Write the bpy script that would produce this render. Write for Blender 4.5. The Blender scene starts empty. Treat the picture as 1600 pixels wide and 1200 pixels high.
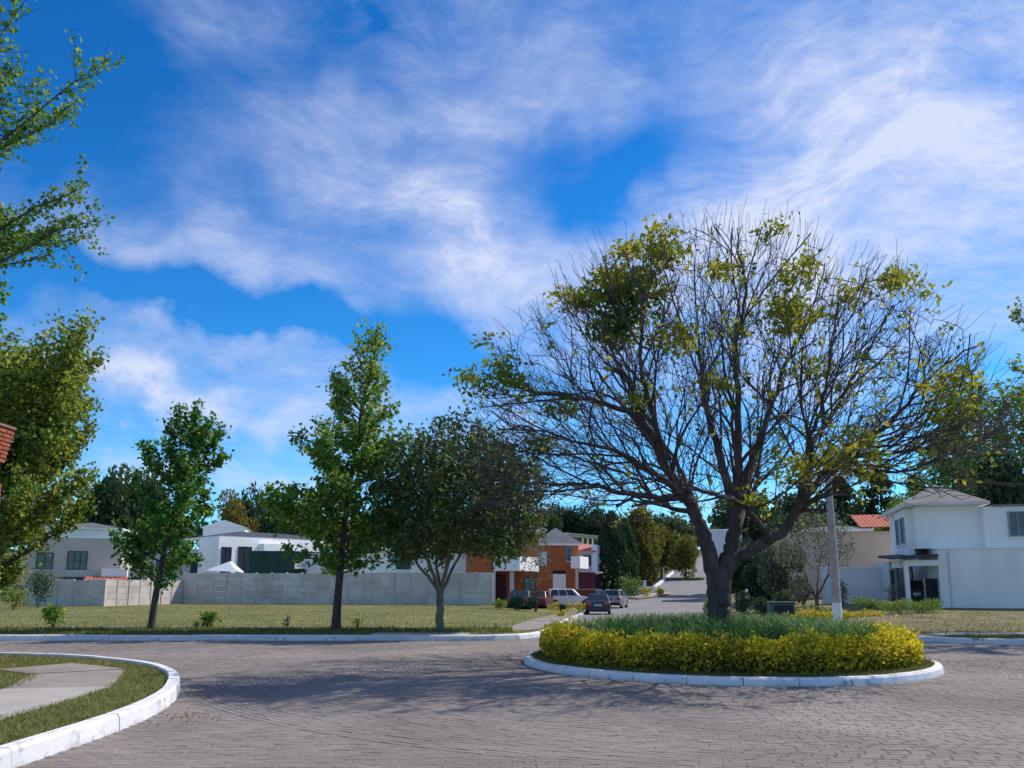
import bpy, bmesh, math, random
import numpy as np
from mathutils import Vector, Matrix, geometry

# ------------------------------------------------------------------ camera, sky, sun, exposure
SC = bpy.context.scene
COL = SC.collection
PITCH = math.radians(9.0)
F = 1250.0            # focal length in photo pixels (photo 1600 x 1200)
PX, PY = 800.0, 720.0 # principal point
CAMZ = 1.5
SUN_EL, SUN_AZ = math.radians(48), math.radians(60)

cam_d = bpy.data.cameras.new('camera')
cam = bpy.data.objects.new('camera', cam_d); COL.objects.link(cam)
cam.location = (0, 0, CAMZ); cam.rotation_euler = (math.pi/2 + PITCH, 0, 0)
cam_d.sensor_width = 36; cam_d.lens = F/1600*36; cam_d.shift_y = (PY-600)/1600
cam_d.clip_start = .05; cam_d.clip_end = 5000
SC.camera = cam

class NG:
    """tiny helper to wire shader nodes"""
    def __init__(s, nt): s.nt = nt; s.N = nt.nodes; s.L = nt.links
    def n(s, typ, **kw):
        nd = s.N.new(typ)
        for k, v in kw.items(): setattr(nd, k, v)
        return nd
    def link(s, a, b): s.L.new(a, b)
    def m(s, op, a, b=None, c=None, clamp=False):
        nd = s.n('ShaderNodeMath', operation=op, use_clamp=clamp)
        for i, v in enumerate((a, b, c)):
            if v is None: continue
            if isinstance(v, (int, float)): nd.inputs[i].default_value = v
            else: s.link(v, nd.inputs[i])
        return nd.outputs[0]
    def mix(s, fac, a, b, blend='MIX'):
        nd = s.n('ShaderNodeMix', data_type='RGBA', blend_type=blend)
        for i, v in ((0, fac), (6, a), (7, b)):
            if isinstance(v, (int, float)): nd.inputs[i].default_value = v
            elif isinstance(v, tuple): nd.inputs[i].default_value = (*v[:3], 1)
            else: s.link(v, nd.inputs[i])
        return nd.outputs[2]

world = bpy.data.worlds.new('World'); SC.world = world; world.use_nodes = True
g = NG(world.node_tree); g.N.clear()
sky = g.n('ShaderNodeTexSky', sky_type='NISHITA', sun_disc=False, sun_elevation=SUN_EL, sun_rotation=SUN_AZ,
          altitude=1500, air_density=1.0, dust_density=.35, ozone_density=3.0)
tc = g.n('ShaderNodeTexCoord')
sep = g.n('ShaderNodeSeparateXYZ'); g.link(tc.outputs['Generated'], sep.inputs[0])
X, Y, Z = sep.outputs
AZ = g.m('ARCTAN2', X, Y); EL = g.m('ARCSINE', Z)
# the cirrus lies on a high flat layer: noise in layer coordinates, stretched along the wind
zz = g.m('ADD', g.m('MAXIMUM', Z, 0.0), .16)
lay = g.n('ShaderNodeCombineXYZ'); g.link(g.m('DIVIDE', X, zz), lay.inputs[0]); g.link(g.m('DIVIDE', Y, zz), lay.inputs[1])
mp = g.n('ShaderNodeMapping'); mp.inputs['Rotation'].default_value = (0, 0, math.radians(-38)); mp.inputs['Scale'].default_value = (.8, 1.35, 1)
g.link(lay.outputs[0], mp.inputs[0])
nz = g.n('ShaderNodeTexNoise'); nz.inputs['Scale'].default_value = 1.5; nz.inputs['Detail'].default_value = 9
nz.inputs['Roughness'].default_value = .64; nz.inputs['Distortion'].default_value = .25
g.link(mp.outputs[0], nz.inputs['Vector'])
# finer fibres: direction coordinates bent by a slow noise so the wisps curl
dirv = g.n('ShaderNodeCombineXYZ'); g.link(AZ, dirv.inputs[0]); g.link(EL, dirv.inputs[1])
wn = g.n('ShaderNodeTexNoise'); wn.inputs['Scale'].default_value = 2.6; wn.inputs['Detail'].default_value = 3; g.link(dirv.outputs[0], wn.inputs['Vector'])
wv = g.n('ShaderNodeVectorMath', operation='SUBTRACT'); g.link(wn.outputs['Color'], wv.inputs[0]); wv.inputs[1].default_value = (.5, .5, .5)
ws = g.n('ShaderNodeVectorMath', operation='SCALE'); g.link(wv.outputs[0], ws.inputs[0]); ws.inputs['Scale'].default_value = .27
wa = g.n('ShaderNodeVectorMath', operation='ADD'); g.link(dirv.outputs[0], wa.inputs[0]); g.link(ws.outputs[0], wa.inputs[1])
mp2 = g.n('ShaderNodeMapping'); mp2.inputs['Rotation'].default_value = (0, 0, math.radians(-24)); mp2.inputs['Scale'].default_value = (1.5, 3.6, 1)
g.link(wa.outputs[0], mp2.inputs[0])
nz2 = g.n('ShaderNodeTexNoise'); nz2.inputs['Scale'].default_value = 2.6; nz2.inputs['Detail'].default_value = 8
nz2.inputs['Roughness'].default_value = .68; nz2.inputs['Distortion'].default_value = .35
g.link(mp2.outputs[0], nz2.inputs['Vector'])
sw = g.n('ShaderNodeSeparateXYZ')
wb_n = g.n('ShaderNodeTexNoise'); wb_n.inputs['Scale'].default_value = 5.0; wb_n.inputs['Detail'].default_value = 5; g.link(dirv.outputs[0], wb_n.inputs['Vector'])
wb1 = g.n('ShaderNodeVectorMath', operation='SUBTRACT'); g.link(wb_n.outputs['Color'], wb1.inputs[0]); wb1.inputs[1].default_value = (.5, .5, .5)
wb2 = g.n('ShaderNodeVectorMath', operation='SCALE'); g.link(wb1.outputs[0], wb2.inputs[0]); wb2.inputs['Scale'].default_value = .34
wb3 = g.n('ShaderNodeVectorMath', operation='ADD'); g.link(dirv.outputs[0], wb3.inputs[0]); g.link(wb2.outputs[0], wb3.inputs[1]); g.link(wb3.outputs[0], sw.inputs[0])
# drifts of cirrus: (centre azimuth/elevation from photo, half length, half width, slope, amount)
def azel(px, py):
    r, u = (px-PX)/F, (PY-py)/F
    v = Vector((r, math.cos(PITCH)-u*math.sin(PITCH), math.sin(PITCH)+u*math.cos(PITCH))).normalized()
    return math.atan2(v.x, v.y), math.asin(v.z)
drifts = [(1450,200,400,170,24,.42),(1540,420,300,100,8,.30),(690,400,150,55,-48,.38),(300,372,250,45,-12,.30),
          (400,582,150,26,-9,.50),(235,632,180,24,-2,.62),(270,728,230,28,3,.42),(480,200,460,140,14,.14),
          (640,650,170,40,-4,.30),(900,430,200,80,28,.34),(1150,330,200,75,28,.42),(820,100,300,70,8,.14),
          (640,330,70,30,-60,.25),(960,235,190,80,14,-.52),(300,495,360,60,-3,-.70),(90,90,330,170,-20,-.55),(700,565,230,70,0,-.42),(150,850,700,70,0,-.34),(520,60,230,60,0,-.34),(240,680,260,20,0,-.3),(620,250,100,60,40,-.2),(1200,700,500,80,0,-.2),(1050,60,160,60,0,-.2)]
acc = None
for px, py, a, b, rot, amp in drifts:
    ca, ce = azel(px, py)
    da, de = g.m('SUBTRACT', sw.outputs[0], ca), g.m('SUBTRACT', sw.outputs[1], ce)
    c, s = math.cos(math.radians(rot)), math.sin(math.radians(rot))
    u = g.m('DIVIDE', g.m('ADD', g.m('MULTIPLY', da, c), g.m('MULTIPLY', de, s)), a/F)
    v = g.m('DIVIDE', g.m('SUBTRACT', g.m('MULTIPLY', de, c), g.m('MULTIPLY', da, s)), b/F)
    q = g.m('ADD', g.m('MULTIPLY', u, u), g.m('MULTIPLY', v, v))
    e = g.m('MULTIPLY', g.m('EXPONENT', g.m('MULTIPLY', q, -.9)), amp)
    acc = e if acc is None else g.m('ADD', acc, e)
nn = g.m('ADD', g.m('MULTIPLY', g.m('SUBTRACT', nz.outputs[0], .5), 1.5), g.m('MULTIPLY', g.m('SUBTRACT', nz2.outputs[0], .5), 1.3))
dens = g.m('ADD', g.m('MULTIPLY', nn, g.m('ADD', g.m('MULTIPLY', acc, 1.25), .74)), g.m('ADD', g.m('MULTIPLY', acc, .82), .33), clamp=True)  # added base cloud cover lifts shade from unseen sky; negative drifts keep blue gaps
nz3 = g.n('ShaderNodeTexNoise'); nz3.inputs['Scale'].default_value = 5.5; nz3.inputs['Detail'].default_value = 7; nz3.inputs['Roughness'].default_value = .7; nz3.inputs['Distortion'].default_value = .6
g.link(mp2.outputs[0], nz3.inputs['Vector'])
dens = g.m('MULTIPLY', g.m('POWER', dens, 1.1), g.m('ADD', g.m('MULTIPLY', nz3.outputs[0], 1.7), .12), clamp=True)
hs = g.n('ShaderNodeHueSaturation'); hs.inputs['Saturation'].default_value = 1.28; hs.inputs['Hue'].default_value = .497
g.link(sky.outputs[0], hs.inputs['Color'])
base = g.mix(1.0, hs.outputs[0], g.mix(g.m('MULTIPLY', EL, 1.9, clamp=True), (.38, .76, .88), (.17, .56, .76)), 'MULTIPLY')
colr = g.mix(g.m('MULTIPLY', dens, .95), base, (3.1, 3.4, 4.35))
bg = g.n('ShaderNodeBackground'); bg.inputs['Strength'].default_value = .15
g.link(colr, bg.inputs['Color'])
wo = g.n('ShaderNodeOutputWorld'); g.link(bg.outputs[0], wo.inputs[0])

sd = bpy.data.lights.new('sun', 'SUN'); sd.energy = 3.3; sd.angle = math.radians(.55); sd.color = (1, .92, .80)
sun = bpy.data.objects.new('sun', sd); COL.objects.link(sun)
sv = Vector((math.sin(SUN_AZ)*math.cos(SUN_EL), math.cos(SUN_AZ)*math.cos(SUN_EL), math.sin(SUN_EL)))
sun.rotation_euler = sv.to_track_quat('Z', 'Y').to_euler(); sun.location = (20, 10, 40)
SC.view_settings.view_transform = 'Standard'; SC.view_settings.look = 'None'
SC.view_settings.gamma = 1; SC.view_settings.exposure = .6; SC.view_settings.use_curve_mapping = False
SC.cycles.max_bounces = 6; SC.cycles.transparent_max_bounces = 6

# ------------------------------------------------------------------ measuring helpers
def at(px, py, d):
    r, u = (px-PX)/F, (PY-py)/F
    y = math.cos(PITCH)-u*math.sin(PITCH); z = math.sin(PITCH)+u*math.cos(PITCH)
    return Vector((r/y*d, d, CAMZ+z/y*d))
def gx(px, d): return at(px, 918, d).x
def gz(py, d): return at(800, py, d).z
def sm(a, b, x):
    t = np.clip((x-a)/(b-a), 0, 1); return t*t*(3-2*t)
XLy = [0, 23.4, 23.7, 24.2, 25, 27, 36, 50, 60, 75, 100, 120, 170, 300, 1500]
XLx = [-2, -1.2, -.2, .4, .85, 1.35, 2.3, 4.2, 5.4, 8.2, 16, 22, 36, 75, 400]
def xl(y): return np.interp(y, XLy, XLx)
XRy = [0, 21.6, 22, 23, 25, 30, 36, 50, 60, 75, 100, 120, 170, 300, 1500]
XRx = [14, 13.2, 12.2, 11.2, 10.5, 10.6, 11.3, 13.0, 14.2, 17.5, 25.5, 32, 47, 87, 412]
def xr(y): return np.interp(y, XRy, XRx)
def T(x, y):
    x = np.asarray(x, float); y = np.asarray(y, float)
    c = np.interp(y, [-100, 26, 45, 60, 80, 110, 120, 130, 170, 300, 600, 1500], [0, 0, -.2, -.4, -.35, 1.2, 1.9, 2.8, 5.9, 15, 30, 42])
    l = np.interp(y, [-100, 40, 66, 90, 130, 200, 300, 600, 1500], [0, 0, .1, .8, 2.5, 7, 15, 30, 42])
    r = np.interp(y, [-100, 24, 42, 60, 100, 150, 300, 600, 1500], [0, 0, .36, .8, 3, 7, 18, 32, 42])
    wl = sm(xl(y)-1, xl(y)-9, x); wr = sm(xr(y)+.5, xr(y)+6, x)
    return c*(1-wl)*(1-wr) + l*wl*(1-wr) + r*wr
def Tz(x, y): return float(T(x, y))

# ------------------------------------------------------------------ object helpers
def tag(o, label=None, cat=None, group=None, kind=None):
    if label: o['label'] = label
    if cat: o['category'] = cat
    if group: o['group'] = group
    if kind: o['kind'] = kind
    return o
def empty(name, loc=(0, 0, 0), rz=0, **k):
    o = bpy.data.objects.new(name, None); COL.objects.link(o)
    o.location = loc; o.rotation_euler = (0, 0, rz); o.empty_display_size = .2
    return tag(o, **k)
def link(name, me, parent=None, **k):
    o = bpy.data.objects.new(name, me); COL.objects.link(o)
    if parent is not None: o.parent = parent
    return tag(o, **k)
def arrays(name, V, Fc, mat, tint=None, smooth=False):
    V = np.asarray(V, np.float32).reshape(-1, 3); Fc = np.asarray(Fc, np.int32)
    me = bpy.data.meshes.new(name); m, k = Fc.shape
    me.vertices.add(len(V)); me.vertices.foreach_set('co', V.ravel())
    me.loops.add(m*k); me.loops.foreach_set('vertex_index', Fc.ravel())
    me.polygons.add(m); me.polygons.foreach_set('loop_start', np.arange(0, m*k, k, dtype=np.int32))
    me.update(calc_edges=True)
    me.polygons.foreach_set('use_smooth', np.full(m, smooth, bool))
    if tint is not None:
        a = me.attributes.new('tint', 'FLOAT', 'FACE'); a.data.foreach_set('value', np.asarray(tint, np.float32))
    me.materials.append(mat)
    return me
BOXF = [(0,3,2,1),(4,5,6,7),(0,1,5,4),(1,2,6,5),(2,3,7,6),(3,0,4,7)]
class MB:
    """collects simple solids, then links them as one mesh object"""
    def __init__(s): s.v = []; s.f = []
    def hexa(s, c):
        n = len(s.v); s.v += [tuple(p) for p in c]; s.f += [tuple(i+n for i in q) for q in BOXF]; return s
    def box(s, x0, x1, y0, y1, z0, z1):
        return s.hexa([(x0,y0,z0),(x1,y0,z0),(x1,y1,z0),(x0,y1,z0),(x0,y0,z1),(x1,y0,z1),(x1,y1,z1),(x0,y1,z1)])
    def slab(s, quad, nrm, t):
        """thick quad: corners counter-clockwise seen from the side nrm points to"""
        q = [Vector(p) for p in quad]; n = Vector(nrm).normalized()*t
        return s.hexa([*q, *[p+n for p in q]])
    def poly(s, pts, faces):
        n = len(s.v); s.v += [tuple(p) for p in pts]; s.f += [tuple(i+n for i in q) for q in faces]; return s
    def cyl(s, p0, p1, r0, r1=None, n=10):
        r1 = r0 if r1 is None else r1
        p0, p1 = Vector(p0), Vector(p1); d = (p1-p0).normalized()
        a = d.orthogonal().normalized(); b = d.cross(a); k = len(s.v)
        for p, r in ((p0, r0), (p1, r1)):
            for i in range(n):
                t = 2*math.pi*i/n; s.v.append(tuple(p+a*math.cos(t)*r+b*math.sin(t)*r))
        for i in range(n): s.f.append((k+i, k+(i+1)%n, k+n+(i+1)%n, k+n+i))
        s.f.append(tuple(k+n-1-i for i in range(n))); s.f.append(tuple(k+n+i for i in range(n)))
        return s
    def mesh(s, name, mat, bevel=0, smooth=False):
        me = bpy.data.meshes.new(name); me.from_pydata(s.v, [], s.f)
        if bevel:
            bm = bmesh.new(); bm.from_mesh(me)
            bmesh.ops.bevel(bm, geom=list(bm.edges), offset=bevel, segments=1, affect='EDGES', clamp_overlap=True)
            bm.to_mesh(me); bm.free()
        if smooth: me.polygons.foreach_set('use_smooth', [True]*len(me.polygons))
        me.materials.append(mat); me.update()
        return me
    def build(s, name, mat, parent=None, bevel=0, smooth=False, **k):
        return link(name, s.mesh(name, mat, bevel, smooth), parent, **k)

# ------------------------------------------------------------------ materials
def mat(name, col, rough=.85, var=.2, scale=2.0, col2=None, bump=0, bscale=40, tint=0, metallic=0, spec=.3, stretch=None, macro=0):
    m = bpy.data.materials.new(name); m.use_nodes = True
    g = NG(m.node_tree); g.N.clear()
    geo = g.n('ShaderNodeNewGeometry')
    vec = geo.outputs['Position']
    if stretch:
        mp = g.n('ShaderNodeMapping'); mp.inputs['Scale'].default_value = stretch; g.link(vec, mp.inputs[0]); vec = mp.outputs[0]
    nz = g.n('ShaderNodeTexNoise'); nz.inputs['Scale'].default_value = scale; nz.inputs['Detail'].default_value = 6; nz.inputs['Roughness'].default_value = .62
    g.link(vec, nz.inputs['Vector'])
    rp = g.n('ShaderNodeMapRange'); rp.inputs[1].default_value = .3; rp.inputs[2].default_value = .7; g.link(nz.outputs[0], rp.inputs[0])
    a = tuple(c*(1-var) for c in col); b = tuple(c*(1+var) for c in (col if col2 is None else col2))
    c = g.mix(rp.outputs[0], a, b)
    if macro:
        n3 = g.n('ShaderNodeTexNoise'); n3.inputs['Scale'].default_value = .33; n3.inputs['Detail'].default_value = 7; n3.inputs['Roughness'].default_value = .7; n3.inputs['Distortion'].default_value = .8; g.link(vec, n3.inputs['Vector'])
        mr = g.n('ShaderNodeMapRange'); mr.inputs[1].default_value = .33; mr.inputs[2].default_value = .67; mr.inputs[3].default_value = 1-macro; mr.inputs[4].default_value = 1+macro; g.link(n3.outputs[0], mr.inputs[0])
        c3 = g.n('ShaderNodeCombineColor'); [g.link(mr.outputs[0], c3.inputs[i]) for i in range(3)]
        c = g.mix(1.0, c, c3.outputs[0], 'MULTIPLY')
    if tint:
        at_ = g.n('ShaderNodeAttribute', attribute_name='tint'); oi = g.n('ShaderNodeObjectInfo')
        f = g.m('FRACT', g.m('ADD', at_.outputs['Fac'], oi.outputs['Random']))
        v = g.m('ADD', g.m('MULTIPLY', f, 2*tint), 1-tint)
        cc = g.n('ShaderNodeCombineColor'); [g.link(v, cc.inputs[i]) for i in range(3)]
        c = g.mix(1.0, c, cc.outputs[0], 'MULTIPLY')
    p = g.n('ShaderNodeBsdfPrincipled'); g.link(c, p.inputs['Base Color'])
    p.inputs['Roughness'].default_value = rough; p.inputs['Metallic'].default_value = metallic; p.inputs['Specular IOR Level'].default_value = spec
    if bump:
        n2 = g.n('ShaderNodeTexNoise'); n2.inputs['Scale'].default_value = bscale; n2.inputs['Detail'].default_value = 5; g.link(vec, n2.inputs['Vector'])
        bp = g.n('ShaderNodeBump'); bp.inputs['Strength'].default_value = bump; bp.inputs['Distance'].default_value = .03
        g.link(n2.outputs[0], bp.inputs['Height']); g.link(bp.outputs[0], p.inputs['Normal'])
    o = g.n('ShaderNodeOutputMaterial'); g.link(p.outputs[0], o.inputs[0])
    return m
def leafmat(name, cols, trans=.42, rough=.55, objvar=0):
    """leaf colours spread by each leaf's own tint, light partly passing through"""
    m = bpy.data.materials.new(name); m.use_nodes = True
    g = NG(m.node_tree); g.N.clear()
    a = g.n('ShaderNodeAttribute', attribute_name='tint')
    fac = a.outputs['Fac']
    if objvar:
        oi = g.n('ShaderNodeObjectInfo'); fac = g.m('ADD', g.m('MULTIPLY', fac, 1-objvar), g.m('MULTIPLY', oi.outputs['Random'], objvar))
    r = g.n('ShaderNodeValToRGB'); g.link(fac, r.inputs[0])
    el = r.color_ramp.elements
    while len(el) < len(cols): el.new(.5)
    for i, c in enumerate(cols): el[i].position = i/(len(cols)-1); el[i].color = (*c, 1)
    p = g.n('ShaderNodeBsdfPrincipled'); g.link(r.outputs[0], p.inputs['Base Color']); p.inputs['Roughness'].default_value = rough; p.inputs['Specular IOR Level'].default_value = .25
    t = g.n('ShaderNodeBsdfTranslucent'); g.link(g.mix(1.0, r.outputs[0], (1.25, 1.15, .7), 'MULTIPLY'), t.inputs['Color'])
    mx = g.n('ShaderNodeMixShader'); mx.inputs[0].default_value = trans; g.link(p.outputs[0], mx.inputs[1]); g.link(t.outputs[0], mx.inputs[2])
    o = g.n('ShaderNodeOutputMaterial'); g.link(mx.outputs[0], o.inputs[0])
    return m
M = {}
M['ground'] = mat('ground_grass', (.085,.085,.035), .95, .3, .12, bump=.4, bscale=8)
M['lawn'] = mat('dry_lawn', (.125,.142,.038), .95, .22, .35, col2=(.18,.165,.052), bump=.5, bscale=9, macro=.22)
M['lawn_right'] = mat('dry_lawn_right', (.135,.130,.050), .95, .25, .5, col2=(.205,.16,.08), bump=.5, bscale=9, macro=.25)
M['turf'] = mat('verge_turf', (.10,.12,.035), .95, .3, 1.2, bump=.5, bscale=20)
M['soil'] = mat('island_soil', (.07,.085,.03), .95, .35, 2, bump=.5, bscale=20)
M['roadbed'] = mat('road_joint_sand', (.175,.165,.160), .95, .12, .5, macro=.12, bump=.3, bscale=60)
M['street'] = mat('street_paving', (.195,.19,.192), .9, .10, .25, macro=.12, bump=.2, bscale=14)
M['paver'] = mat('concrete_paver', (.192,.172,.160), .88, .10, .35, col2=(.222,.184,.170), bump=.25, bscale=90, tint=.065, macro=.22)
M['slab'] = mat('sidewalk_concrete', (.36,.33,.31), .9, .14, 1.4, bump=.25, bscale=70)
M['slab_old'] = mat('old_sidewalk_concrete', (.25,.22,.195), .9, .2, 1.2, bump=.25, bscale=70)
M['white_wall'] = mat('white_painted_wall', (.88,.86,.83), .85, .05, .5, bump=.05, bscale=30)
M['stained_wall'] = mat('rain_stained_white_wall', (.85,.82,.785), .88, .09, 1.1, bump=.05, bscale=30, stretch=(1, 1, .14), macro=.07)
M['tan_wall'] = mat('tan_plaster', (.60,.47,.38), .9, .06, .6)
M['grey_tan'] = mat('grey_tan_plaster', (.50,.43,.38), .9, .08, .6)
M['pale_wall'] = mat('pale_blue_grey_plaster', (.66,.66,.67), .9, .10, .5)
M['pink_wall'] = mat('pale_pink_plaster', (.62,.56,.53), .9, .05, .5)
M['yellow_wall'] = mat('pale_yellow_plaster', (.60,.46,.24), .9, .06, .5)
M['brick_wall'] = mat('orange_brick_face', (.42,.125,.045), .9, .12, 3.0, bump=.2, bscale=30)
M['brick'] = mat('red_brick', (.33,.095,.05), .9, .25, 7, bump=.4, bscale=60, tint=.25)
M['mortar'] = mat('brick_mortar', (.23,.14,.11), .95, .2, 8)
M['maroon'] = mat('maroon_garage_paint', (.10,.02,.03), .6, .1, 3)
M['grey_roof'] = mat('grey_roof_shingle', (.115,.12,.135), .85, .15, 1.5)
M['warm_roof'] = mat('grey_brown_roof', (.21,.195,.185), .9, .15, 1.2)
M['dark_roof'] = mat('dark_slate_roof', (.055,.06,.075), .8, .15, 2)
M['pink_roof'] = mat('pinkish_red_roof', (.52,.16,.14), .85, .10, 2)
M['red_tile'] = mat('red_clay_tile', (.42,.11,.07), .85, .25, 5)
M['glass'] = mat('window_glass', (.035,.045,.055), .12, .1, 1, spec=.7)
M['dark_frame'] = mat('dark_window_frame', (.03,.035,.04), .5, .1, 2)
M['grey_frame'] = mat('grey_window_frame', (.30,.33,.35), .5, .1, 2)
M['dark'] = mat('near_black_paint', (.02,.022,.025), .8, .1, 2)  # plain near-black paint of the gate, bin, doors, lintel and side panel
M['green_screen'] = mat('dark_green_sheet', (.012,.050,.038), .7, .12, 2)
M['box_green'] = mat('utility_box_green', (.05,.10,.085), .6, .12, 3)
M['concrete'] = mat('weathered_concrete_pole', (.36,.32,.30), .92, .15, 3, bump=.2, bscale=50)
M['panel'] = mat('precast_concrete', (.53,.48,.435), .92, .14, .9, bump=.25, bscale=30, tint=.09, macro=.14)
M['bark'] = mat('grey_brown_bark', (.060,.045,.042), .95, .35, 5, col2=(.09,.07,.066), bump=.9, bscale=14, stretch=(1, 1, .35))
M['twig'] = mat('grey_twig', (.085,.064,.066), .95, .2, 4)
M['bark_pale'] = mat('pale_grey_bark', (.17,.155,.13), .95, .3, 6, bump=.6, bscale=20, stretch=(1, 1, .35))
M['tyre'] = mat('tyre_rubber', (.015,.015,.016), .85, .1, 4)
M['rim'] = mat('wheel_rim', (.45,.45,.47), .35, .05, 4, metallic=.8)
M['car_glass'] = mat('car_glass', (.015,.018,.022), .08, .05, 1, spec=.8)
M['tail'] = mat('tail_light_red', (.45,.02,.03), .25, .05, 4, spec=.6)
M['head'] = mat('head_light', (.7,.72,.75), .15, .05, 4, spec=.7)
M['plate'] = mat('number_plate', (.45,.48,.46), .5, .05, 4)
M['car_trim'] = mat('car_trim', (.02,.02,.022), .6, .1, 4)
M['canvas'] = mat('white_canvas', (.78,.78,.80), .85, .04, 2)
M['white_post'] = mat('white_paint', (.72,.73,.76), .8, .08, 4)
M['wire'] = mat('black_wire', (.02,.02,.02), .8, .1, 2)

def kerb_paint(name, worn):
    m = mat(name, (.66,.66,.69), .8, .09, 2.0, bump=.22, bscale=18, macro=.07)
    g = NG(m.node_tree); p = [n for n in g.N if n.type == 'BSDF_PRINCIPLED'][0]
    src = p.inputs['Base Color'].links[0].from_socket
    geo = g.n('ShaderNodeNewGeometry'); nz = g.n('ShaderNodeTexNoise'); nz.inputs['Scale'].default_value = 5.5; nz.inputs['Detail'].default_value = 8; nz.inputs['Roughness'].default_value = .7
    g.link(geo.outputs['Position'], nz.inputs['Vector'])
    mr = g.n('ShaderNodeMapRange'); mr.inputs[1].default_value = worn; mr.inputs[2].default_value = worn+.10; g.link(nz.outputs[0], mr.inputs[0])
    sp = g.n('ShaderNodeSeparateXYZ'); g.link(geo.outputs['Position'], sp.inputs[0])
    n2 = g.n('ShaderNodeTexNoise'); n2.inputs['Scale'].default_value = 2.2; n2.inputs['Detail'].default_value = 7; g.link(geo.outputs['Position'], n2.inputs['Vector'])
    splash = g.m('ADD', g.m('MULTIPLY', g.m('SUBTRACT', .045, sp.outputs[2]), 11), g.m('MULTIPLY', g.m('SUBTRACT', n2.outputs[0], .5), 3.2), clamp=True)
    c1 = g.mix(g.m('MULTIPLY', mr.outputs[0], .75), src, (.27,.26,.26))
    g.link(g.mix(g.m('MULTIPLY', splash, .55), c1, (.23,.21,.20)), p.inputs['Base Color'])
    return m
M['kerb'] = kerb_paint('worn_white_kerb_paint', .55)
M['kerb_far'] = kerb_paint('faded_white_kerb_paint', .56)

LF = {}
LF['green'] = leafmat('green_leaf', [(0.034,0.096,0.034),(0.065,0.178,0.041),(0.147,0.308,0.053),(0.424,0.486,0.072)])
LF['yellowgreen'] = leafmat('yellow_green_leaf', [(.035,.075,.017),(0.094,0.164,0.036),(0.218,0.312,0.052),(0.440,0.458,0.073),(0.750,0.625,0.109)])
LF['mid'] = leafmat('mid_green_leaf', [(0.043,0.117,0.033),(0.100,0.235,0.047),(0.235,0.368,0.061),(0.569,0.502,0.083)])
LF['dark'] = leafmat('dark_olive_leaf', [(0.029,0.064,0.036),(0.058,0.113,0.041),(0.124,0.184,0.053),(0.389,0.247,0.071)], trans=.3)
LF['autumn'] = leafmat('turning_leaf', [(0.058,0.111,0.023),(0.130,0.195,0.029),(0.273,0.312,0.044),(0.520,0.429,0.058)], trans=.45)
LF['darkcluster'] = leafmat('dark_cluster_leaf', [(0.021,0.062,0.025),(0.046,0.115,0.033),(0.105,0.179,0.043),(0.210,0.253,0.053)])
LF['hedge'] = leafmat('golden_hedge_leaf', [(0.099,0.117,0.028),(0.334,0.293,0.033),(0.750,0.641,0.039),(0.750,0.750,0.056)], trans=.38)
LF['strap'] = leafmat('strap_leaf', [(0.040,0.111,0.035),(0.079,0.190,0.058),(0.133,0.267,0.079),(0.245,0.334,0.111)], trans=.35)
LF['grass'] = leafmat('grass_blade', [(0.079,0.113,0.028),(0.132,0.158,0.043),(0.229,0.219,0.070),(0.421,0.351,0.158)], trans=.3)
LF['lawn'] = leafmat('dry_lawn_blade', [(0.105,0.119,0.033),(0.138,0.143,0.040),(0.171,0.163,0.046),(0.209,0.182,0.064)], trans=.12)
LF['litter'] = leafmat('fallen_leaf', [(0.120,0.053,0.019),(0.165,0.083,0.026),(0.210,0.112,0.038)], trans=.1)
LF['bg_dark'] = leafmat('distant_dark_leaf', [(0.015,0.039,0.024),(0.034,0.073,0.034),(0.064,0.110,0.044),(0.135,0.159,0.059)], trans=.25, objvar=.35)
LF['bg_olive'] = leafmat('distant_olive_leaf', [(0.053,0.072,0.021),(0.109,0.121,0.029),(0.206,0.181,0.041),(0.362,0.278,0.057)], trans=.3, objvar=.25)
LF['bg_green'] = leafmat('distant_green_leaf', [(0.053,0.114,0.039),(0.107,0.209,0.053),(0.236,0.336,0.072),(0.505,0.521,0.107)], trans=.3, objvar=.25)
LF['grey'] = leafmat('grey_green_leaf', [(0.063,0.086,0.063),(0.125,0.153,0.108),(0.198,0.215,0.153),(0.323,0.305,0.198)], trans=.3)
LF['teal'] = leafmat('blue_green_leaf', [(0.014,0.049,0.045),(0.031,0.084,0.070),(0.063,0.126,0.098)], trans=.25)
LF['white'] = leafmat('white_flower', [(.65,.68,.66),(.8,.8,.78)], trans=.2)

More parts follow.
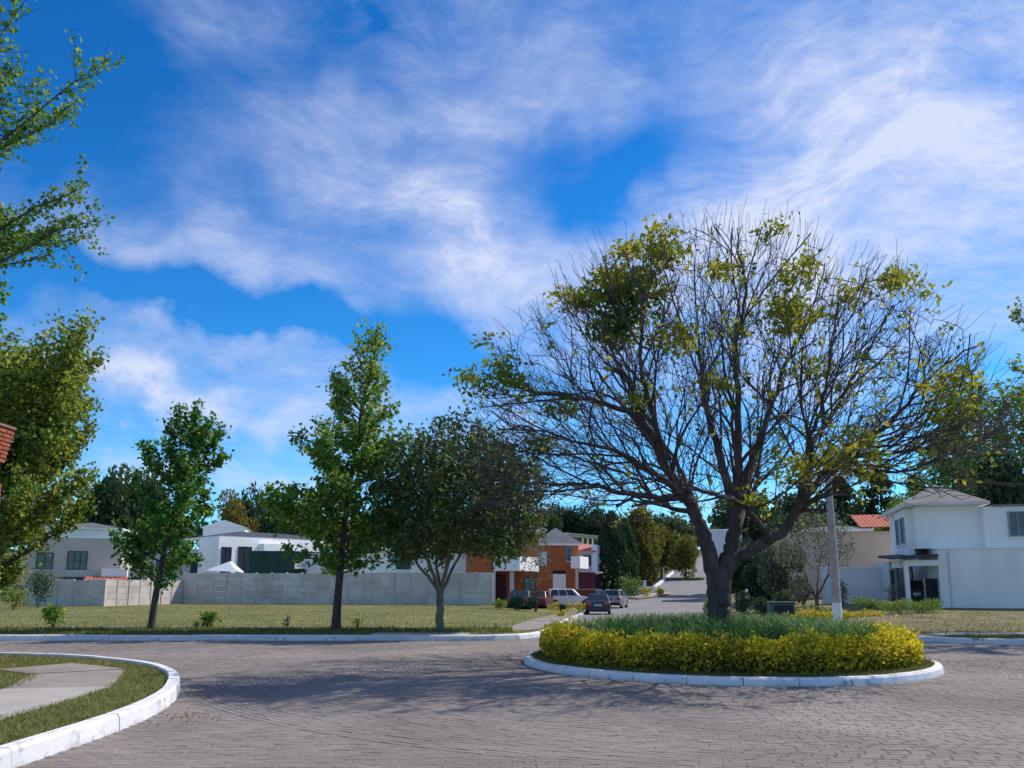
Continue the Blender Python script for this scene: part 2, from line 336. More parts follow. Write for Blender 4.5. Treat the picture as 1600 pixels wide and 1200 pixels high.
# ------------------------------------------------------------------ foliage and branch helpers
def unit(a): return a/np.maximum(np.linalg.norm(a, axis=-1, keepdims=True), 1e-9)
def leaf_arrays(P, D, Nn, L, W):
    """one folded four-point leaf per row"""
    D = unit(D); S = unit(np.cross(D, Nn)); U = np.cross(S, D)
    L = np.broadcast_to(np.asarray(L, float).reshape(-1, 1), (len(P), 1)); W = np.broadcast_to(np.asarray(W, float).reshape(-1, 1), (len(P), 1))
    V = np.stack([P, P+D*L*.45+S*W*.5+U*W*.18, P+D*L-U*L*.12, P+D*L*.45-S*W*.5+U*W*.18], 1)
    Fc = np.arange(len(P)*4).reshape(-1, 4)
    return V.reshape(-1, 3), Fc
def leaves(name, P, mat_, size, rng, parent=None, aspect=.7, updir=.3, out=None, tint=None, svar=.35, **k):
    n = len(P); D = rng.normal(size=(n, 3)); D[:, 2] -= .15
    if out is not None: D = D + out*1.2
    Nn = rng.normal(size=(n, 3)); Nn[:, 2] += updir*3
    L = size*rng.uniform(1-svar, 1+svar, n)
    V, Fc = leaf_arrays(P, D, Nn, L, L*aspect)
    return link(name, arrays(name, V, Fc, mat_, np.clip(rng.beta(1.6, 2.0, n) if tint is None else tint, 0, 1)), parent, **k)
class Tubes:
    def __init__(s): s.V = []; s.F = []; s.n = 0
    def add(s, P, R, k=5):
        P = np.asarray(P, float); R = np.asarray(R, float); n = len(P)
        if n < 2: return
        t = np.gradient(P, axis=0); t = unit(t)
        a = np.zeros_like(P); ref = np.array([.3, .9, .2]) if abs(t[0][2]) > .8 else np.array([0, 0, 1.])
        v = np.cross(t[0], ref); v /= np.linalg.norm(v)
        for i in range(n):
            v = v - t[i]*np.dot(v, t[i]); v /= max(np.linalg.norm(v), 1e-9); a[i] = v
        b = np.cross(t, a)
        ang = np.arange(k)*2*np.pi/k
        ring = P[:, None]+R[:, None, None]*(np.cos(ang)[None, :, None]*a[:, None]+np.sin(ang)[None, :, None]*b[:, None])
        s.V.append(ring.reshape(-1, 3))
        i = np.arange(n-1)[:, None]*k; j = np.arange(k)[None]; j2 = (j+1) % k
        s.F.append(np.stack([i+j, i+j2, i+k+j2, i+k+j], -1).reshape(-1, 4)+s.n)
        s.n += n*k
    def build(s, name, mat_, parent=None, smooth=True, **kw):
        return link(name, arrays(name, np.concatenate(s.V), np.concatenate(s.F), mat_, smooth=smooth), parent, **kw)
def colonize(pos, par, att, step, infl, kill, iters, rng, trop=(0, 0, .05), wig=.25, maxn=40000, persist=.35):
    pos = list(map(np.asarray, pos)); par = list(par)
    kids = [0]*len(pos)
    for p in par:
        if p >= 0: kids[p] += 1
    att = np.asarray(att, float); nd = np.full(len(att), 1e9); ni = np.zeros(len(att), int)
    new = list(range(len(pos)))
    trop = np.asarray(trop)
    for _ in range(iters):
        A = np.array([pos[i] for i in new])
        for c in range(0, len(A), 400):
            d = np.linalg.norm(att[:, None]-A[None, c:c+400], axis=2); j = d.argmin(1); dm = d[np.arange(len(att)), j]
            u = dm < nd; nd[u] = dm[u]; ni[u] = np.array(new)[c+j[u]]
        keep = nd > kill; att, nd, ni = att[keep], nd[keep], ni[keep]
        if len(att) == 0: break
        act = nd < infl
        if not act.any(): break
        uq, inv = np.unique(ni[act], return_inverse=True)
        acc = np.zeros((len(uq), 3)); PP = np.array([pos[i] for i in uq])
        np.add.at(acc, inv, unit(att[act]-PP[inv]))
        pd = np.array([pos[u]-pos[par[u]] if par[u] >= 0 else (0, 0, 0) for u in uq])
        acc = unit(unit(acc)+trop+persist*unit(pd)+rng.normal(scale=wig, size=acc.shape))
        new = []
        for q, u in enumerate(uq):
            if kids[u] >= 3: continue
            pos.append(PP[q]+acc[q]*step); par.append(u); kids.append(0); kids[u] += 1; new.append(len(pos)-1)
        if not new or len(pos) > maxn: break
    return np.array(pos), np.array(par)
def radii(par, r0, p=2.3):
    n = len(par); s = np.zeros(n)
    for i in range(n-1, -1, -1):
        if s[i] == 0: s[i] = r0**p
        if par[i] >= 0: s[par[i]] += s[i]
    return s**(1/p)
def chains(par, R):
    n = len(par); ch = [[] for _ in range(n)]
    for i, p in enumerate(par):
        if p >= 0: ch[p].append(i)
    out = []; stack = [(-1, i) for i in range(n) if par[i] < 0]
    while stack:
        p, i = stack.pop(); c = [p, i] if p >= 0 else [i]
        while ch[i]:
            k = sorted(ch[i], key=lambda j: -R[j]); stack += [(i, j) for j in k[1:]]; i = k[0]; c.append(i)
        out.append(c)
    return out, ch
def smooth_path(P, n):
    P = [Vector(p) for p in P]; out = []
    Q = [P[0]*2-P[1]]+P+[P[-1]*2-P[-2]]
    for i in range(1, len(Q)-2):
        for k in range(n):
            t = k/n; a, b, c, d = Q[i-1:i+3]
            out.append(.5*((2*b)+(c-a)*t+(2*a-5*b+4*c-d)*t*t+(3*b-a-3*c+d)*t**3))
    out.append(P[-1]); return out

def blades(name, P, h, w, mat_, rng, lean=.5, parent=None, tint=None, segs=1, **k):
    """grass: tapered blades, bent when segs > 1"""
    n = len(P); az = rng.uniform(0, 2*np.pi, n); H = h*rng.uniform(.55, 1.25, n); Lx = H*lean*rng.uniform(.1, 1.2, n)
    d = np.stack([np.cos(az), np.sin(az), np.zeros(n)], 1); s = np.stack([-np.sin(az+rng.normal(size=n)*.8), np.cos(az), np.zeros(n)], 1)
    tint = rng.beta(1.5, 1.8, n) if tint is None else tint
    if segs == 1:
        V = np.stack([P-s*w/2, P+s*w/2, P+d*Lx[:, None]+np.array([0, 0, 1.])*H[:, None]], 1); Fc = np.arange(n*3).reshape(-1, 3); tt = tint
    else:
        rows = []
        for q in range(segs+1):
            t = q/segs; c = P+d*(Lx*t**2)[:, None]+np.array([0, 0, 1.])*(H*(t-.22*lean*t**3))[:, None]; ww = w*(1-t**2*.9)
            rows += [c-s*ww/2, c+s*ww/2]
        V = np.stack(rows, 1); m = 2*(segs+1); f = []
        for q in range(segs): f.append(np.stack([np.arange(n)*m+2*q, np.arange(n)*m+2*q+1, np.arange(n)*m+2*q+3, np.arange(n)*m+2*q+2], 1))
        Fc = np.concatenate(f); tt = np.tile(tint, segs)
    return link(name, arrays(name, V.reshape(-1, 3), Fc, mat_, tt), parent, **k)
def inpoly(x, y, poly):
    c = np.zeros(len(x), bool); n = len(poly)
    for i in range(n):
        x0, y0 = poly[i][:2]; x1, y1 = poly[i-1][:2]
        if y0 == y1: continue
        m = ((y0 > y) != (y1 > y)) & (x < (x1-x0)*(y-y0)/(y1-y0)+x0); c ^= m
    return c

# ------------------------------------------------------------------ the ground, roads, lots
ISL = Vector((4.25, 16.7, 0)); RI = 4.0
xs = np.concatenate([np.linspace(-900, -80, 18), np.linspace(-72, 90, 82), np.linspace(100, 900, 18)])
ys = np.concatenate([np.linspace(-80, 140, 111), np.linspace(150, 400, 26), np.linspace(450, 1500, 14)])
gxx, gyy = np.meshgrid(xs, ys); zz_ = T(gxx, gyy)-.12
V = np.stack([gxx, gyy, zz_], -1).reshape(-1, 3); nx = len(xs)
i, j = np.meshgrid(np.arange(nx-1), np.arange(len(ys)-1)); q = (j*nx+i).ravel()
link('ground', arrays('ground', V, np.stack([q, q+1, q+nx+1, q+nx], 1), M['ground'], smooth=True), kind='structure')

def strip_rows(name, yv, x0, x1, dz, mat_, nxs=10, th=0.0, **k):
    """sheet between x0(y) and x1(y) that follows the terrain"""
    V = []; 
    for y in yv:
        xv = np.linspace(x0(y), x1(y), nxs); V.append(np.stack([xv, np.full(nxs, y), T(xv, np.full(nxs, y))+dz], 1))
    V = np.concatenate(V); i, j = np.meshgrid(np.arange(nxs-1), np.arange(len(yv)-1)); q = (j*nxs+i).ravel()
    return link(name, arrays(name, V, np.stack([q, q+1, q+nxs+1, q+nxs], 1), mat_, smooth=True), **k)
road = MB().poly([(-70,-20,-.0055),(80,-20,-.0055),(80,27,-.0055),(-70,27,-.0055)], [(0,1,2,3)]).build('road', M['roadbed'], kind='structure')
strip_rows('far_street', np.concatenate([np.arange(23, 60, 1.5), np.arange(60, 300, 4)]), lambda y: xl(y)-.3, lambda y: xr(y)+.3, -.012, M['street'], 12, kind='structure')

# left corner lot of the near side
LOT = [(-4.32,-6),(-4.3,2),(-4.25,5),(-4.2,7),(-4.18,9),(-4.4,10.6),(-4.8,11.9),(-5.45,13.4),(-6.5,14.9),(-8,16.1),(-9.7,16.9),(-12,17.2),(-25,17.4),(-60,17.5)]
lotp = smooth_path([Vector((x, y, 0)) for x, y in LOT], 5)
def offset(path, d):
    out = []
    for i, p in enumerate(path):
        t = (path[min(i+1, len(path)-1)]-path[max(i-1, 0)]).normalized(); out.append(p+Vector((-t.y, t.x, 0))*d)
    return out
def polysheet(name, pts, z, mat_, **k):
    tri = geometry.tessellate_polygon([[Vector((p.x, p.y, 0)) for p in pts]])
    return MB().poly([(p.x, p.y, z) for p in pts], [t if (pts[t[1]]-pts[t[0]]).cross(pts[t[2]]-pts[t[0]]).z > 0 else t[::-1] for t in tri]).build(name, mat_, **k)
lot_in = offset(lotp, .14)
corner_poly = lot_in+[Vector((-60,-6,0))]
polysheet('corner_lawn', corner_poly, .115, M['turf'], kind='structure')
rng = np.random.default_rng(7)

def kerb(name, path, mat_, block=1.0, w=.15, h=.16, z0=-.03, terrain=True, closed=False, jit=.006):
    """a run of cast kerb blocks, each its own piece"""
    root = empty(name, kind='structure')
    seg = []; path = list(path)+([path[0]] if closed else [])
    cum = [0]
    for a, b in zip(path, path[1:]): cum.append(cum[-1]+(b-a).length)
    def pt(s):
        k = max(0, min(len(path)-2, int(np.searchsorted(cum, s)-1))); t = (s-cum[k])/max(cum[k+1]-cum[k], 1e-6); return path[k].lerp(path[k+1], t)
    s = 0; R_ = random.Random(len(path))
    while s < cum[-1]-.05:
        b = min(block*R_.uniform(.92, 1.08), cum[-1]-s); n = 3; dh = R_.uniform(-jit, jit); do = R_.uniform(-jit, jit)
        prof = [(-.015+do, z0), (.005+do, h-.03+dh), (.03+do, h+dh), (w-.012+do, h+dh+.002), (w+do, h-.02+dh), (w+do, z0)]
        V, Fc = [], []
        for q in range(n+1):
            ss = s+.006+(b-.012)*q/n; p = pt(ss); t = (pt(min(ss+.05, cum[-1]))-pt(max(ss-.05, 0))).normalized(); nr = Vector((-t.y, t.x, 0))
            zb = Tz(p.x, p.y) if terrain else 0
            V += [(*(p+nr*o).xy, zb+z) for o, z in prof]
        m = len(prof)
        for q in range(n):
            for r in range(m): a = q*m+r; b2 = q*m+(r+1) % m; Fc.append((a, b2, b2+m, a+m))
        Fc += [tuple(range(m))[::-1], tuple(n*m+r for r in range(m))]
        me = bpy.data.meshes.new('kerb_block'); me.from_pydata(V, [], [f[::-1] for f in Fc]); me.materials.append(mat_)
        link('kerb_block', me, root); s += b
    return root
kerb('corner_kerb', [p for p in lotp if p.y > 3.5 and p.x > -16], M['kerb'], 1.7, .17, .17)
circ = [ISL+Vector((math.cos(t), math.sin(t), 0))*RI for t in np.linspace(0, 2*math.pi, 97)[:-1]]
kerb('island_kerb', circ, M['kerb'], .86, .17, .12, closed=True)

# left far block: verge, sidewalk, lawn
yv = np.concatenate([np.arange(23.4, 30, .4), np.arange(30, 72, 2)])
xls = lambda y: float(xl(y))-.12
strip_rows('field', yv, lambda y: -75, xls, .112, M['lawn'], 40, kind='structure')
strip_rows('verge', np.arange(23.45, 28.3, .4), lambda y: -75, lambda y: min(xls(y), -1.2), .119, M['turf'], 40, kind='structure')
farleft = [Vector((x, 23.4, 0)) for x in np.linspace(-60, -2, 60)]+[Vector((float(xl(y)), y, 0)) for y in (23.4, 23.55, 23.7, 23.9, 24.2, 24.6, 25, 26, 27, 29, 32, 36, 42, 50, 60, 70, 80, 90)]
kerb('far_left_kerb', [p for p in farleft if p.x > -26], M['kerb_far'], 2.4, .22, .15)
kerb('street_kerb', [Vector((float(xl(y)), y, 0)) for y in range(100, 200, 6)], M['kerb_far'], 8, .5, .22)
yv2 = np.concatenate([np.arange(21.7, 30, .5), np.arange(30, 110, 3)])
strip_rows('right_field', yv2, lambda y: float(xr(y))+.12, lambda y: 95, .112, M['lawn_right'], 40, kind='structure')
strip_rows('right_verge', np.arange(21.75, 23.8, .4), lambda y: max(float(xr(y))+.12, 12.2), lambda y: 60, .119, M['turf'], 30, kind='structure')
farright = [Vector((float(xr(y)), y, 0)) for y in (60, 50, 42, 36, 32, 30, 28, 26, 25, 24, 23, 22.5, 22, 21.8)]+[Vector((x, 21.6, 0)) for x in np.linspace(13.3, 40, 24)]
kerb('far_right_kerb', farright, M['kerb_far'], 2.4, .2, .15)

def sidewalk(name, path, w, z, mats, L, **k):
    root = empty(name, kind='structure'); R_ = random.Random(3)
    cum = [0]
    for a, b in zip(path, path[1:]): cum.append(cum[-1]+(b-a).length)
    def pt(s):
        i = max(0, min(len(path)-2, int(np.searchsorted(cum, s)-1))); t = (s-cum[i])/max(cum[i+1]-cum[i], 1e-6); return path[i].lerp(path[i+1], t)
    s = 0; n = 0
    while s < cum[-1]-.1:
        b = min(L, cum[-1]-s); q = []
        for ss in (s+.008, s+b-.008):
            p = pt(ss); t = (pt(min(ss+.1, cum[-1]))-pt(max(0, ss-.1))).normalized(); nr = Vector((-t.y, t.x, 0))*w/2
            zz = Tz(p.x, p.y)+z+R_.uniform(-.006, .006)
            q.append([Vector((*(p+nr).xy, zz)), Vector((*(p-nr).xy, zz))])
        MB().slab([q[0][1], q[1][1], q[1][0], q[0][0]], (0, 0, -1), .10).build('slab', mats[n % len(mats)], root); s += b; n += 1
    return root
near_side = smooth_path([Vector(p) for p in ((-6.1,2,0),(-6.1,6,0),(-6.1,9.2,0),(-6.2,11,0),(-6.65,12.7,0),(-7.4,13.9,0),(-8.4,14.5,0))], 4)
sidewalk('corner_sidewalk', near_side, 1.35, .135, [M['slab']]*4+[M['slab_old']]*3, 2.35)
far_path = smooth_path([Vector(p) for p in ((-45,28.8,0),(-20,28.8,0),(-4,28.7,0),(-1.0,27.2,0),(.0,27.4,0),(.55,30,0),(1.2,36,0),(3.0,49,0),(4.2,60,0),(6.6,75,0),(11.5,93,0))], 4)
sidewalk('far_sidewalk', far_path, 1.2, .118, [M['slab_old']], 2.0)
sidewalk('corner_ramp', [Vector((-4.2,24.4,0)),Vector((-1.3,24.4,0))], 1.5, .124, [M['slab']], 1.45)
sidewalk('right_sidewalk', smooth_path([Vector(p) for p in ((12.6,24.5,0),(16,24.3,0),(26,24.3,0),(42,24.3,0))], 4), 1.15, .135, [M['slab']], 1.8)
tgt = [Vector((13.0,91,0)),Vector((16.5,96,0)),Vector((18.6,101,0))]
sidewalk('street_sidewalk', tgt, 2.6, .14, [M['slab']], 3)

# pavers: rings round the island, straight courses beyond
cand = []
r = RI+.14
while r < 10.2:
    n = int(2*math.pi*r/.200); off = rng.uniform(0, 6.28)
    for t in off+np.arange(n)*2*math.pi/n: cand.append((ISL.x+r*math.cos(t), ISL.y+r*math.sin(t), t+math.pi/2, 1))
    r += .101
y = 4.6; row = 0
while y < 23.4:
    for x in np.arange(-17, 19, .200): cand.append((x+(row % 2)*.1+rng.uniform(-.006, .006), y, rng.normal(scale=.012), 0))
    y += .101; row += 1
C = np.array(cand)
di = np.hypot(C[:, 0]-ISL.x, C[:, 1]-ISL.y)
ok = (np.where(C[:, 3] > 0, di > RI+.1, di > 10.10)) & (np.abs(C[:, 0]) < .72*C[:, 1]+.8) & (C[:, 1] > 4.4) & (C[:, 1] < 23.3)
ok &= ~inpoly(C[:, 0], C[:, 1], [(p.x, p.y) for p in offset(lotp, -.06)]+[(-60,-6)])
ok &= ~((C[:, 0] > 11.5) & (C[:, 1] > 21.45))
C = C[ok]
vis = (np.abs(C[:, 0]) < .635*C[:, 1]) & (C[:, 1] > 6.75)
order = np.argsort(np.where(vis, C[:, 1], 99)); own, rest = order[:300], order[300:]
hx, hy, b = .0975, .0475, .005
PT = np.array([(-hx,-hy,-.05),(hx,-hy,-.05),(hx,hy,-.05),(-hx,hy,-.05),(-hx,-hy,-.005),(hx,-hy,-.005),(hx,hy,-.005),(-hx,hy,-.005),(-hx+b,-hy+b,0),(hx-b,-hy+b,0),(hx-b,hy-b,0),(-hx+b,hy-b,0)])
PF = np.array([(0,1,5,4),(1,2,6,5),(2,3,7,6),(3,0,4,7),(4,5,9,8),(5,6,10,9),(6,7,11,10),(7,4,8,11),(8,9,10,11)])
pm = arrays('paver', PT, PF, M['paver'], np.zeros(9))
for k in own:
    o = link('paver', pm, road); o.location = (C[k, 0], C[k, 1], rng.uniform(-.002, .002)); o.rotation_euler = (rng.normal(scale=.006), rng.normal(scale=.006), C[k, 2])
n = len(rest); ca, sa = np.cos(C[rest, 2]), np.sin(C[rest, 2]); zj = rng.uniform(-.002, .002, n)-np.where((C[rest, 3] == 0) & (di[ok][rest] < 10.3), .005, 0)
V = np.stack([C[rest, 0][:, None]+ca[:, None]*PT[None, :, 0]-sa[:, None]*PT[None, :, 1], C[rest, 1][:, None]+sa[:, None]*PT[None, :, 0]+ca[:, None]*PT[None, :, 1], zj[:, None]+PT[None, :, 2]+rng.normal(scale=.0012, size=(n, 12))], -1)
Fc = (PF[None]+12*np.arange(n)[:, None, None]).reshape(-1, 4)
link('paving', arrays('paving', V.reshape(-1, 3), Fc, M['paver'], np.repeat(rng.uniform(0, 1, n), 9)), road, kind='stuff')

# ------------------------------------------------------------------ grass
def scatter(n, x0, x1, y0, y1, pw=1.0):
    return rng.uniform(x0, x1, n), y0+(y1-y0)*rng.uniform(0, 1, n)**pw
x, y = scatter(150000, -13.5, -4.2, 4.5, 17.4, 1.1)
inside = inpoly(x, y, [(p.x, p.y) for p in offset(lotp, .17)]+[(-60,-6)])
sw = [(p.x, p.y) for p in offset(near_side, .62)]+[(p.x, p.y) for p in offset(near_side, -.60)][::-1]
inside &= ~inpoly(x, y, sw)
x, y = x[inside], y[inside]
patch = .5+.5*np.sin(x*1.7+np.sin(y*1.3)*2)*np.cos(y*1.1+x*.4)
yel = (x < -7.2) & (y > 10)
tint = np.clip(rng.beta(1.6, 2, len(x))*.75+.2*patch+np.where(yel, .12, 0), 0, 1)
edge = np.abs(y-15.6) < .5
blades('grass', np.stack([x, y, np.full(len(x), .11)], 1), 0.052, .012, LF['grass'], rng, 1.3, tint=tint, kind='stuff', label='short mown grass on the kerbed street corner', cat='grass')
x, y = scatter(26000, -24, 0, 23.7, 28.25); k_ = x < xl(y)-.3
k_ &= ~((x > -4.3) & (y < 25.3)); x, y = x[k_], y[k_]
blades('grass', np.stack([x, y, T(x, y)+.11], 1), .10, .035, LF['grass'], rng, .7, tint=rng.beta(1.6, 2.2, len(x))*.8, kind='stuff', label='green grass verge along the far kerb under the street trees', cat='grass')
x, y = scatter(125000, -40, 7, 24.0, 66, 1.9); k_ = (x < xl(y)-.3) & ~inpoly(x, y, [(p.x, p.y) for p in offset(far_path, .66)]+[(p.x, p.y) for p in offset(far_path, -.66)][::-1]) & (x > -.62*y-1.5) & ~((x > -29-0*y) & (x < -26) & (y > 57)) & ((y > 29.4) | (x > -1.0)); x, y = x[k_], y[k_]
blades('grass', np.stack([x, y, T(x, y)+.105], 1), .05, .022, LF['lawn'], rng, 1.2, kind='stuff', label='dry olive lawn grass in front of the concrete panel wall', cat='grass')
x, y = scatter(9000, 12.3, 26, 21.8, 23.6)
blades('grass', np.stack([x, y, T(x, y)+.11], 1), .09, .035, LF['grass'], rng, .7, kind='stuff', label='green grass verge strip by the right-hand kerb', cat='grass')
x, y = scatter(60000, 10.8, 36, 25.0, 41.5, 1.9); k_ = (x > xr(y)+.4) & (x < .67*y+1); x, y = x[k_], y[k_]
tw = rng.beta(1.6, 1.6, len(x)); hh = T(x, y)+.105
blades('grass', np.stack([x, y, hh], 1), .055, .014, LF['lawn'], rng, 1.2, tint=tw, kind='stuff', label='rough dry grass on the lawn below the white house', cat='grass')

# fallen leaves by the kerbs
pts = []
for cx, cy, s, n in ((-3.85, 9.7, .22, 90), (-4.3, 11.5, .2, 40), (9.3, 16.2, .7, 220), (1.2, 13.2, 1.2, 60), (-2, 22.8, 4, 120)):
    pts.append(np.stack([rng.normal(cx, s, n), rng.normal(cy, s, n), np.full(n, .012)], 1))
P = np.concatenate(pts); P = P[(np.hypot(P[:, 0]-ISL.x, P[:, 1]-ISL.y) > RI+.06) & ~inpoly(P[:, 0], P[:, 1], [(p.x, p.y) for p in lotp]+[(-60,-6)]) & (P[:, 1] < 23.3)]
D = rng.normal(size=(len(P), 3)); D[:, 2] *= .12; Nn = rng.normal(scale=.25, size=(len(P), 3)); Nn[:, 2] += 1
V, Fc = leaf_arrays(P, D, Nn, rng.uniform(.02, .05, len(P)), rng.uniform(.015, .03, len(P)))
link('fallen_leaves', arrays('fallen_leaves', V, Fc, LF['litter'], rng.uniform(0, 1, len(P))), kind='stuff', label='dry brown leaves scattered on the paving by the kerbs', cat='leaves')

# ------------------------------------------------------------------ roundabout island
V = []; Fc = []; nr, na = 12, 64
for i in range(nr+1):
    r = (RI-.16)*(i/nr); z = .11+.20*(1-(i/nr)**2)
    for k in range(na): t = 2*math.pi*k/na; V.append((ISL.x+r*math.cos(t), ISL.y+r*math.sin(t), z))
for i in range(nr):
    for k in range(na): Fc.append((i*na+k, (i+1)*na+k, (i+1)*na+(k+1) % na, i*na+(k+1) % na))
link('island_ground', arrays('island_ground', V, Fc, M['soil'], smooth=True), kind='structure')
t = rng.uniform(0, 2*np.pi, 16000); r = RI-.15-.55*rng.uniform(0, 1, 16000)**1.2
blades('grass', np.stack([ISL.x+r*np.cos(t), ISL.y+r*np.sin(t), np.full(16000, .11)], 1), .07, .014, LF['grass'], rng, .7, tint=rng.beta(1.3, 2.6, 16000), kind='stuff', label='rim of short grass between the white kerb ring and the yellow hedge', cat='grass')

hedge = empty('hedge', (ISL.x, ISL.y, .11), label='clipped ring hedge of golden yellow leaves round the traffic island', cat='hedge')
n = 62000; RH = 3.27
t = rng.uniform(0, 2*np.pi, n); lump = .10*np.sin(t*9+1)+.07*np.sin(t*23+2)+.05*np.sin(t*41)
u = rng.uniform(-1, 1, n); v = rng.uniform(0, 1, n)
# bushy section: half width .34, height .68, leaves mostly near the skin
ang = rng.uniform(0, np.pi, n); s = 1-.42*rng.uniform(0, 1, n)**1.6
low = rng.uniform(0, 1, n) < .45
hw = .36*(1+lump*.6); hgt = .53*(1+lump*.7)+.02
sx = np.where(low, np.sign(u)*(1-.35*rng.uniform(0, 1, n)**1.5), np.cos(ang)*s)
sz = np.where(low, v*.72, .52+.48*np.sin(ang)*s)
rr = RH+hw*sx*np.where(sz < .25, .85, 1); z = sz*hgt
P = np.stack([rr*np.cos(t), rr*np.sin(t), z], 1)+rng.normal(scale=.022, size=(n, 3))
sprig = (rng.uniform(0, 1, n) < .22) & (np.sin(t*17)+np.sin(t*31+1)+rng.normal(scale=.5, size=n) > .7); P[sprig, 2] += rng.uniform(0, .20, sprig.sum())*(sz[sprig] > .7)
outv = np.stack([np.cos(t)*sx, np.sin(t)*sx, sz-.3], 1)
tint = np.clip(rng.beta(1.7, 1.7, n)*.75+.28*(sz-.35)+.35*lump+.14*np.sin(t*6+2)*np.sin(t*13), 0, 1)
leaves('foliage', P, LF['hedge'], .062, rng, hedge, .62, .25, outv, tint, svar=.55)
core = []; Fc = []
for k in range(96):
    t0 = 2*math.pi*k/96; w = .22+.04*math.sin(k*1.3); h = .38+.04*math.sin(k*2.1)
    for rr_, z_ in ((RH-w, .02), (RH-w*.9, h*.8), (RH, h), (RH+w*.9, h*.8), (RH+w, .02)): core.append((rr_*math.cos(t0), rr_*math.sin(t0), z_))
for k in range(96):
    for q in range(4): a = k*5+q; b_ = ((k+1) % 96)*5+q; Fc.append((a, b_, b_+1, a+1))
link('stems', arrays('stems', core, Fc, mat('hedge_inner_stems', (.045,.04,.015), .95, .4, 12)), hedge)

n = 9500; r = 2.9*np.sqrt(rng.uniform(0, 1, n)); t = rng.uniform(0, 2*np.pi, n)
P = np.stack([ISL.x+r*np.cos(t), ISL.y+r*np.sin(t), .11+.20*(1-(r/RI)**2)-.02], 1)
P = P[np.hypot(P[:, 0]-4.33, P[:, 1]-16.75) > .34]
strap = blades('strap_leaf_plants', P, .70, .034, LF['strap'], rng, .7, segs=3, kind='stuff', label='mass of long green strap leaves filling the middle of the traffic island', cat='plants')
n = 420; r = 2.8*np.sqrt(rng.uniform(.05, 1, n)); t = rng.uniform(0, 2*np.pi, n)
c_ = np.repeat(np.stack([ISL.x+r*np.cos(t), ISL.y+r*np.sin(t), rng.uniform(.5, .78, n)], 1)[:60], 7, 0)
leaves('white_flowers', c_+rng.normal(scale=.022, size=c_.shape), LF['white'], .03, rng, strap, .8, kind='stuff')

# ------------------------------------------------------------------ the big island tree
TB = Vector((4.33, 16.75, .1))
def tp(px, py, off): return at(px, py, 16.75+off)
limbs = [
 ([(1130,1036,0),(1129,1000,0),(1126,965,0),(1124,935,0),(1122,905,0)], .245, .225),
 ([(1124,935,0),(1115,895,0),(1104,850,-.1),(1090,813,-.25),(1067,768,-.4),(1040,728,-.6),(1006,665,-.8),(966,637,-.9),(898,620,-1.0),(830,612,-1.0),(770,590,-.9)], .195, .020),
 ([(1072,776,-.38),(1029,778,-.9),(966,768,-1.6),(915,756,-2.2),(859,759,-2.7)], .085, .018),
 ([(1006,665,-.8),(985,600,-.3),(950,540,.2),(905,478,.5)], .06, .014),
 ([(1040,728,-.6),(1020,650,-1.4),(1000,560,-2.0),(1010,470,-2.2),(1020,380,-2.0)], .07, .014),
 ([(1124,935,0),(1131,895,0),(1144,850,.1),(1150,810,.25),(1139,768,.5),(1118,688,.9),(1098,615,1.1),(1097,564,1.2),(1063,500,1.4),(1030,400,1.5)], .215, .014),
 ([(1150,805,.3),(1155,760,.0),(1153,688,-.4),(1153,603,-.8),(1148,535,-1.0),(1165,462,-1.2),(1150,380,-1.2)], .12, .013),
 ([(1150,800,.3),(1182,705,.9),(1204,637,1.5),(1233,558,2.0),(1267,490,2.4),(1290,410,2.5)], .10, .013),
 ([(1134,890,0),(1152,872,0),(1175,858,-.1),(1203,842,-.2),(1230,822,-.3),(1250,794,-.4),(1278,751,-.5),(1323,711,-.6),(1369,677,-.6),(1410,640,-.5),(1437,605,-.4),(1490,560,-.2),(1540,535,0)], .158, .016),
 ([(1250,794,-.4),(1258,730,.2),(1275,685,.8),(1312,630,1.3),(1352,558,1.8),(1397,480,2.2)], .095, .014),
 ([(1203,842,-.2),(1175,806,-.8),(1150,783,-1.3),(1097,766,-2.0),(1040,753,-2.6),(985,742,-3.0)], .085, .016),
 ([(1240,808,-.35),(1265,745,-1.1),(1270,680,-1.9),(1290,610,-2.6),(1300,530,-3.0)], .08, .014),
 ([(1146,845,.1),(1162,800,1.0),(1180,760,1.9),(1190,700,2.8),(1200,620,3.4)], .09, .014),
 ([(1078,785,-.3),(1030,745,-1.2),(960,706,-1.9),(880,684,-2.3),(800,664,-2.4)], .07, .014),
 ([(1085,800,-.3),(1040,790,.6),(985,745,1.5),(900,715,2.2),(820,690,2.6)], .06, .014),
 ([(1300,730,-.55),(1360,738,-1.4),(1420,735,-1.9),(1470,715,-2.2)], .05, .013),
 ([(1323,711,-.6),(1400,708,-1.0),(1450,690,-1.3),(1500,650,-1.4)], .05, .013),
 ([(1098,832,-.15),(1080,770,1.0),(1050,710,2.0),(1000,640,2.8),(960,560,3.2)], .08, .014)]
pos, par, Rlim = [], [], []
for li, (pl, r0, r1) in enumerate(limbs):
    pth = smooth_path([tp(*p) for p in pl], 6)
    if li == 0: prev = -1
    else:
        A = np.array(pos); prev = int(np.linalg.norm(A-np.array(pth[0]), axis=1).argmin())
    for q, p in enumerate(pth):
        if li and q == 0: continue
        w = np.array(p)+(rng.normal(scale=.018, size=3) if q > 4 else 0)
        pos.append(w); par.append(prev); prev = len(pos)-1; Rlim.append(r1+(r0-r1)*(1-q/len(pth))**1.35+(.13*math.exp(-q/4) if li == 0 else 0))
